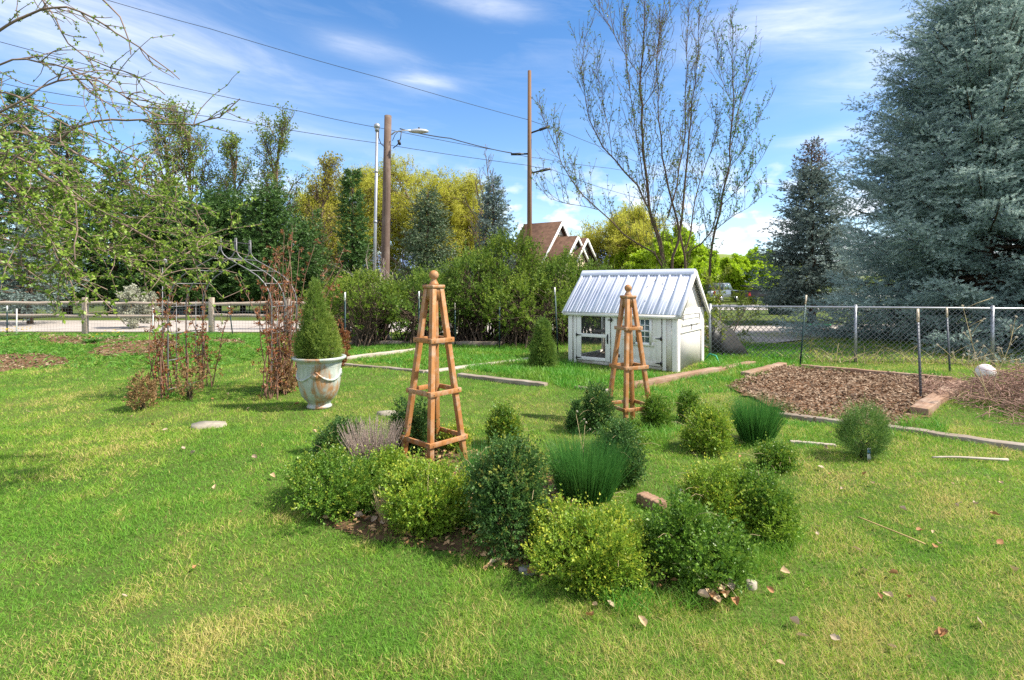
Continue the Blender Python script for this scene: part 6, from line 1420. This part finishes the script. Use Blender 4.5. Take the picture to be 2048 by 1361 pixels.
# ------------------------------------------------------------------ budding fruit tree reaching in from the left
M_APB = plain('fruit_tree_bark', (.20, .145, .115), .8, var=.35, scale=7, spec=.2, stretch=(1, 1, 1), bump=.3)
M_APL = foliage('fruit_tree_leaf', (0.106, 0.219, 0.027), (0.237, 0.375, 0.050), (0.350, 0.450, 0.075), transl=.42, rough=.45)
r = np.random.default_rng(17); TB = np.array([-6.6, 4.9, 0.])
ft = thing('fruit_tree', 'budding fruit tree whose drooping branches reach in from the left edge', 'fruit tree', TB)
S, LP, LD = [], [], []
fork = np.array([-6.3, 4.8, 2.1])
LIMBS = [  # px polyline, depth start/end, base radius, twig density, leafiness
 ([(0, 62), (41, 35), (114, 7), (166, 24), (221, 59), (262, 83), (311, 117), (359, 159)], 4.4, 4.6, .022, .5, .8),
 ([(0, 117), (69, 116), (138, 138), (193, 155), (242, 193), (311, 228)], 4.3, 4.5, .016, .8, .9),
 ([(20, 215), (62, 193), (90, 166), (128, 150), (173, 148), (215, 168), (260, 205), (330, 240)], 4.0, 4.3, .016, .8, .9),
 ([(0, 262), (52, 259), (97, 283), (166, 311), (235, 356), (297, 390), (350, 420)], 4.2, 4.5, .026, 1.3, 1.2),
 ([(0, 300), (62, 325), (117, 356), (148, 376), (155, 414), (154, 470), (150, 520)], 3.8, 3.7, .024, 1.1, 1.2),
 ([(0, 376), (52, 373), (114, 375), (180, 372), (242, 366), (300, 350), (340, 330)], 4.6, 5.0, .018, 1.2, 1.1),
 ([(100, 290), (166, 242), (238, 235), (304, 247), (366, 254), (428, 247), (465, 218), (480, 198)], 4.3, 4.4, .011, .55, .8),
 ([(60, 330), (150, 400), (212, 433), (307, 481), (376, 509), (410, 532)], 4.4, 4.7, .016, 1.3, 1.2),
 ([(0, 474), (60, 492), (103, 498), (170, 500), (239, 498), (342, 491), (430, 470), (480, 445)], 4.5, 4.8, .014, 1.2, 1.1),
 ([(0, 430), (80, 445), (150, 470), (230, 510), (300, 545), (340, 575)], 4.0, 4.3, .013, 1.3, 1.2),
 ([(0, 215), (60, 260), (120, 320), (190, 400), (260, 440), (330, 455), (420, 470)], 4.9, 5.2, .016, 1.3, 1.1),
 ([(0, 345), (50, 400), (90, 460), (120, 520), (135, 570)], 3.7, 3.8, .012, 1.3, 1.2),
 ([(0, 170), (70, 215), (150, 260), (220, 290), (280, 320), (330, 360), (400, 380)], 4.7, 5.0, .014, 1.2, 1.0),
 ([(0, 520), (50, 535), (100, 540), (160, 555), (215, 580)], 4.2, 4.4, .010, 1.3, 1.2),
 ([(20, -60), (60, -20), (120, 40), (135, 100), (200, 130), (290, 150), (330, 190)], 4.5, 4.6, .012, .6, .8),
 ([(150, -40), (215, 5), (240, 30), (262, 60), (262, 110)], 4.3, 4.3, .008, .5, .7)]
for pts, y0, y1, r0, dn, lfy in LIMBS:
    P = np.array([at(x, y, y0 + (y1 - y0) * i / (len(pts) - 1)) for i, (x, y) in enumerate(pts)])
    if pts[0][0] <= 20:
        P = np.concatenate([[fork + r.normal(0, .08, 3)], [(fork * .5 + P[0] * .5) + [0, 0, .12]], P])
    sg = np.linalg.norm(np.diff(P, axis=0), axis=1); cs = np.concatenate([[0], np.cumsum(sg)]); nn = int(cs[-1] / .10); t_ = np.linspace(0, cs[-1], nn)
    Q = np.stack([np.interp(t_, cs, P[:, i]) for i in range(3)], 1)
    for _ in range(3): Q[1:-1] = .25 * Q[:-2] + .5 * Q[1:-1] + .25 * Q[2:]
    Q[1:-1] += r.normal(0, .006, (nn - 2, 3)); S.append((Q, np.linspace(r0, .004, nn)))
    for i in range(2, nn - 1):
        if Q[i][0] < -5.6: continue
        if r.uniform() < .55 * lfy: LP.append(Q[i]); LD.append(nrm(r.normal(0, 1, 3) + [0, 0, .5]))
        for _ in range(r.poisson(1.25 * dn)):
            d = nrm(Q[i+1] - Q[i]); up = r.choice([-1, 1], p=[.45, .55]); l = r.uniform(.18, .62) * (1 if dn > .7 else .75); d2 = nrm(d * .7 + nrm(r.normal(0, 1, 3)) * .7 + [0, 0, .35 * up]); p = Q[i]; A_ = [p]
            for j in range(6): d2 = nrm(d2 + r.normal(0, .10, 3) + np.array([.06, 0, -.10 if up > 0 else .05])); p = p + d2 * l / 6; A_.append(p)
            A_ = np.array(A_); S.append((A_, np.linspace(.0048, .0024, 7)))
            for j in range(1, 7):
                if r.uniform() < .95 * lfy: LP.append(A_[j]); LD.append(nrm(r.normal(0, 1, 3) + [0, 0, .6]))
                if r.uniform() < .30 * dn:
                    d3 = nrm(d2 * .5 + r.normal(0, .7, 3) + [0, 0, -.05]); e = A_[j] + d3 * r.uniform(.06, .24); S.append((np.array([A_[j], (A_[j] + e) / 2 + r.normal(0, .008, 3), e]), np.array([.003, .0026, .002])))
                    for f in (.4, .7, 1.0):
                        if r.uniform() < .8 * lfy: LP.append(A_[j] + (e - A_[j]) * f); LD.append(nrm(d3 + r.normal(0, .5, 3)))
S.append((np.array([TB * 0 + TB, TB + [.05, 0, .8], TB + [.15, -.03, 1.5], fork]), np.array([.17, .14, .12, .09])))
b = MB(); b.polys([(np.asarray(p) - TB, q) for p, q in S if np.max(q) > .012], 7); b.polys([(np.asarray(p) - TB, q) for p, q in S if np.max(q) <= .012], 4); b.build('branches', M_APB, ft, smooth=True)
LP, LD = np.array(LP) - TB, np.array(LD); n = len(LP); b = MB()
keep = ~((LP + TB)[:, 2] > 3.15) | (RNG.uniform(0, 1, n) < .75); LP, LD = LP[keep], LD[keep]; n = len(LP); low = (LP + TB)[:, 2] < 2.75
for k_ in range(8):
    sel = RNG.uniform(0, 1, n) < (.95 if k_ < 3 else .6)
    D = nrm(LD[sel] * .7 + rv(sel.sum()) * .9); lg = np.where(low[sel], .031, .022) * RNG.uniform(.7, 1.3, sel.sum()); b.leaves(LP[sel], D, LD[sel] + rv(sel.sum()) * .4, lg, lg * .5, a=RNG.uniform(0, .8, sel.sum()))
b.build('leaves', M_APL, ft); print('fruit tree', len(S), n * 4)

# ------------------------------------------------------------------ dead leaves, dandelions
M_DL = [foliage('dead_leaf_brown', (.26, .12, .05), (.40, .21, .09), transl=.12, rough=.7), foliage('dead_leaf_pale', (.44, .30, .16), (.56, .42, .26), transl=.15, rough=.7), foliage('dead_leaf_grey', (.34, .26, .18), (.46, .36, .26), transl=.12, rough=.7)]
def leafmesh(m, curl, seed):
    r_ = np.random.default_rng(seed); u = np.linspace(0, 1, 7); v = np.linspace(-1, 1, 5); U, V = np.meshgrid(u, v); wd = .34 * np.sin(np.pi * U ** .8) * (1 + .1 * r_.normal(0, 1, U.shape))
    x = U - .5; y = V * wd; z = curl * (V ** 2) * wd * 1.2 + curl * .5 * (U - .5) ** 2 + r_.normal(0, .02, U.shape) + .03
    b = MB(); b.add(np.stack([x, y, z], -1), [[i*7+j, i*7+j+1, (i+1)*7+j+1, (i+1)*7+j] for i in range(4) for j in range(6)]); return b
SPOTS = [(650, 1022), (668, 1018), (716, 1042), (728, 1050), (742, 1030), (905, 1062), (925, 1078), (1190, 1218), (1222, 1215), (1180, 1240), (995, 1140), (985, 1145), (1060, 1160), (1283, 1248), (1642, 945), (1730, 962), (1745, 980), (1805, 1030), (1868, 1108), (1880, 1104), (1730, 1150), (1787, 1160), (1776, 1200), (1866, 1210), (1540, 1182), (1570, 1150), (1635, 1072), (1660, 960), (1905, 984), (1950, 1022), (2000, 1100), (2025, 1155), (330, 866), (305, 852), (497, 825), (440, 830), (482, 1040), (545, 965), (248, 1195), (390, 1140), (395, 790), (455, 795), (425, 805), (520, 800), (540, 795), (1580, 925), (1800, 905), (1650, 900), (1480, 920), (1690, 880), (1920, 1020), (1840, 1075), (1715, 1110), (1480, 800), (1420, 775), (1660, 870)]
for _ in range(16): SPOTS.append((RNG.uniform(1560, 2040), RNG.uniform(950, 1340)))
for _ in range(12): SPOTS.append((RNG.uniform(20, 700), RNG.uniform(770, 1000)))
for _ in range(26): SPOTS.append((RNG.uniform(1405, 1478), RNG.uniform(1178, 1215)))
for _ in range(14): SPOTS.append((RNG.uniform(640, 800), RNG.uniform(1010, 1060)))
protos = [leafmesh(M_DL[i % 3], c_, i) for i, c_ in enumerate((.5, .9, .35, .8, .6, 1.1))]
PO = []
for i, (px, py) in enumerate(SPOTS):
    pile = 1400 < px < 1475 and 1170 < py < 1217
    X_, Y_ = gp(px, py); k_ = i % 6; s_ = RNG.uniform(.032, .062) * (1.2 if 590 < px < 960 or pile else 1)
    if k_ >= len(PO): o = protos[k_].build('dead_leaf', M_DL[k_ % 3]); PO.append(o)
    else: o = PO[k_].copy(); COL.objects.link(o)
    pile = 1400 < px < 1475 and 1170 < py < 1217
    o.location = (X_, Y_, gzf(X_, Y_) + (.03 + (RNG.uniform(0, .07) if pile else 0))); o.scale = (s_,) * 3; o.rotation_euler = (RNG.normal(0, .35), RNG.normal(0, .35), RNG.uniform(0, 6.28))
    bed_ = (590 < px < 960 and py < 1090) or pile
    c3 = ('brown', 'pale tan', 'greyish')[k_ % 3]
    tag(o, ('curled %s dead leaf in the heap below the glossy dark box shrub' % c3) if pile else ('curled %s dead leaf under the front edge of the box shrubs' % c3) if bed_ else ('curled %s dead leaf lying loose on the lawn' % c3), 'dead leaf', ('%s dead leaves in the heap' % c3) if pile else ('%s dead leaves under the shrubs' % c3) if bed_ else ('%s dead leaves on the lawn' % c3))
M_DAN = foliage('dandelion_yellow', (.70, .52, .02), (.80, .64, .05), transl=.2)
M_DANL = foliage('dandelion_leaf', (.05, .15, .018), (.11, .24, .035), transl=.3)
def dandelion(label, px, py, nf, R, Y=None):
    X_, Y_ = gp(px, py) if Y is None else (at(px, py, Y)[0], Y); z_ = gzf(X_, Y_); o = thing('dandelion_clump', label, 'dandelions', (X_, Y_, z_), 'dandelion clumps')
    n = 160; la = RNG.uniform(0, 6.28, n); rr_ = R * RNG.uniform(0, 1, n) ** .6; b = MB()
    b.ribbons(np.stack([np.cos(la) * rr_, np.sin(la) * rr_, 0 * la], 1), np.stack([np.cos(la), np.sin(la), RNG.uniform(.6, 2, n)], 1), RNG.uniform(.1, .22, n), .03, np.stack([np.cos(la) * .3, np.sin(la) * .3, -.4 + 0 * la], 1), 3); b.build('leaves', M_DANL, o)
    for _ in range(nf):
        b = MB(); a_ = RNG.uniform(0, 6.28); q = R * RNG.uniform(0, 1) ** .5; c_ = np.array([math.cos(a_) * q, math.sin(a_) * q, RNG.uniform(.12, .22)]); k_ = 16; th = np.arange(k_) * 2 * np.pi / k_
        b.leaves(np.repeat(c_[None], k_, 0), np.stack([np.cos(th), np.sin(th), .45 + 0 * th], 1), np.array([[0, 0, 1.]] * k_), .032, .018); b.leaves(np.repeat(c_[None], 8, 0), np.stack([np.cos(th[::2] + .2), np.sin(th[::2] + .2), 1.6 + 0 * th[::2]], 1), np.array([[1, 0, .1]] * 8), .022, .014); b.build('flower', M_DAN, o)
dandelion('big dandelion clump with many yellow flowers at the left edge', 18, 690, 34, .5, 14.2)
dandelion('smaller dandelion clump with yellow flowers on top of the mulch mound', 225, 690, 9, .25, 14.0)
dandelion('tiny yellow dandelion clump in the middle of the mulch mound', 186, 708, 2, .12, 12.9)
dandelion('low dandelion clump beyond the arch', 395, 690, 5, .35, 14.5)
tg = thing('plant_tag', 'small white plastic plant tag stuck beside the young juniper', 'plant tag', (*gp(1738, 925), gzf(*gp(1738, 925))))
b = MB(); b.box((0, 0, .05), (.035, .002, .14)); b.build('stake', M_POSTW, tg); b = MB(); b.box((0, -.003, .085), (.03, .002, .04)); b.build('picture', plain('tag_print', (.12, .28, .45), .5), tg)
tg = thing('plant_tag', 'small white plastic plant tag at the left end box shrub', 'plant tag', (*gp(617, 1000), gzf(*gp(617, 1000))))
b = MB(); b.box((0, 0, .08), (.022, .002, .16)); b.build('stake', M_POSTW, tg)
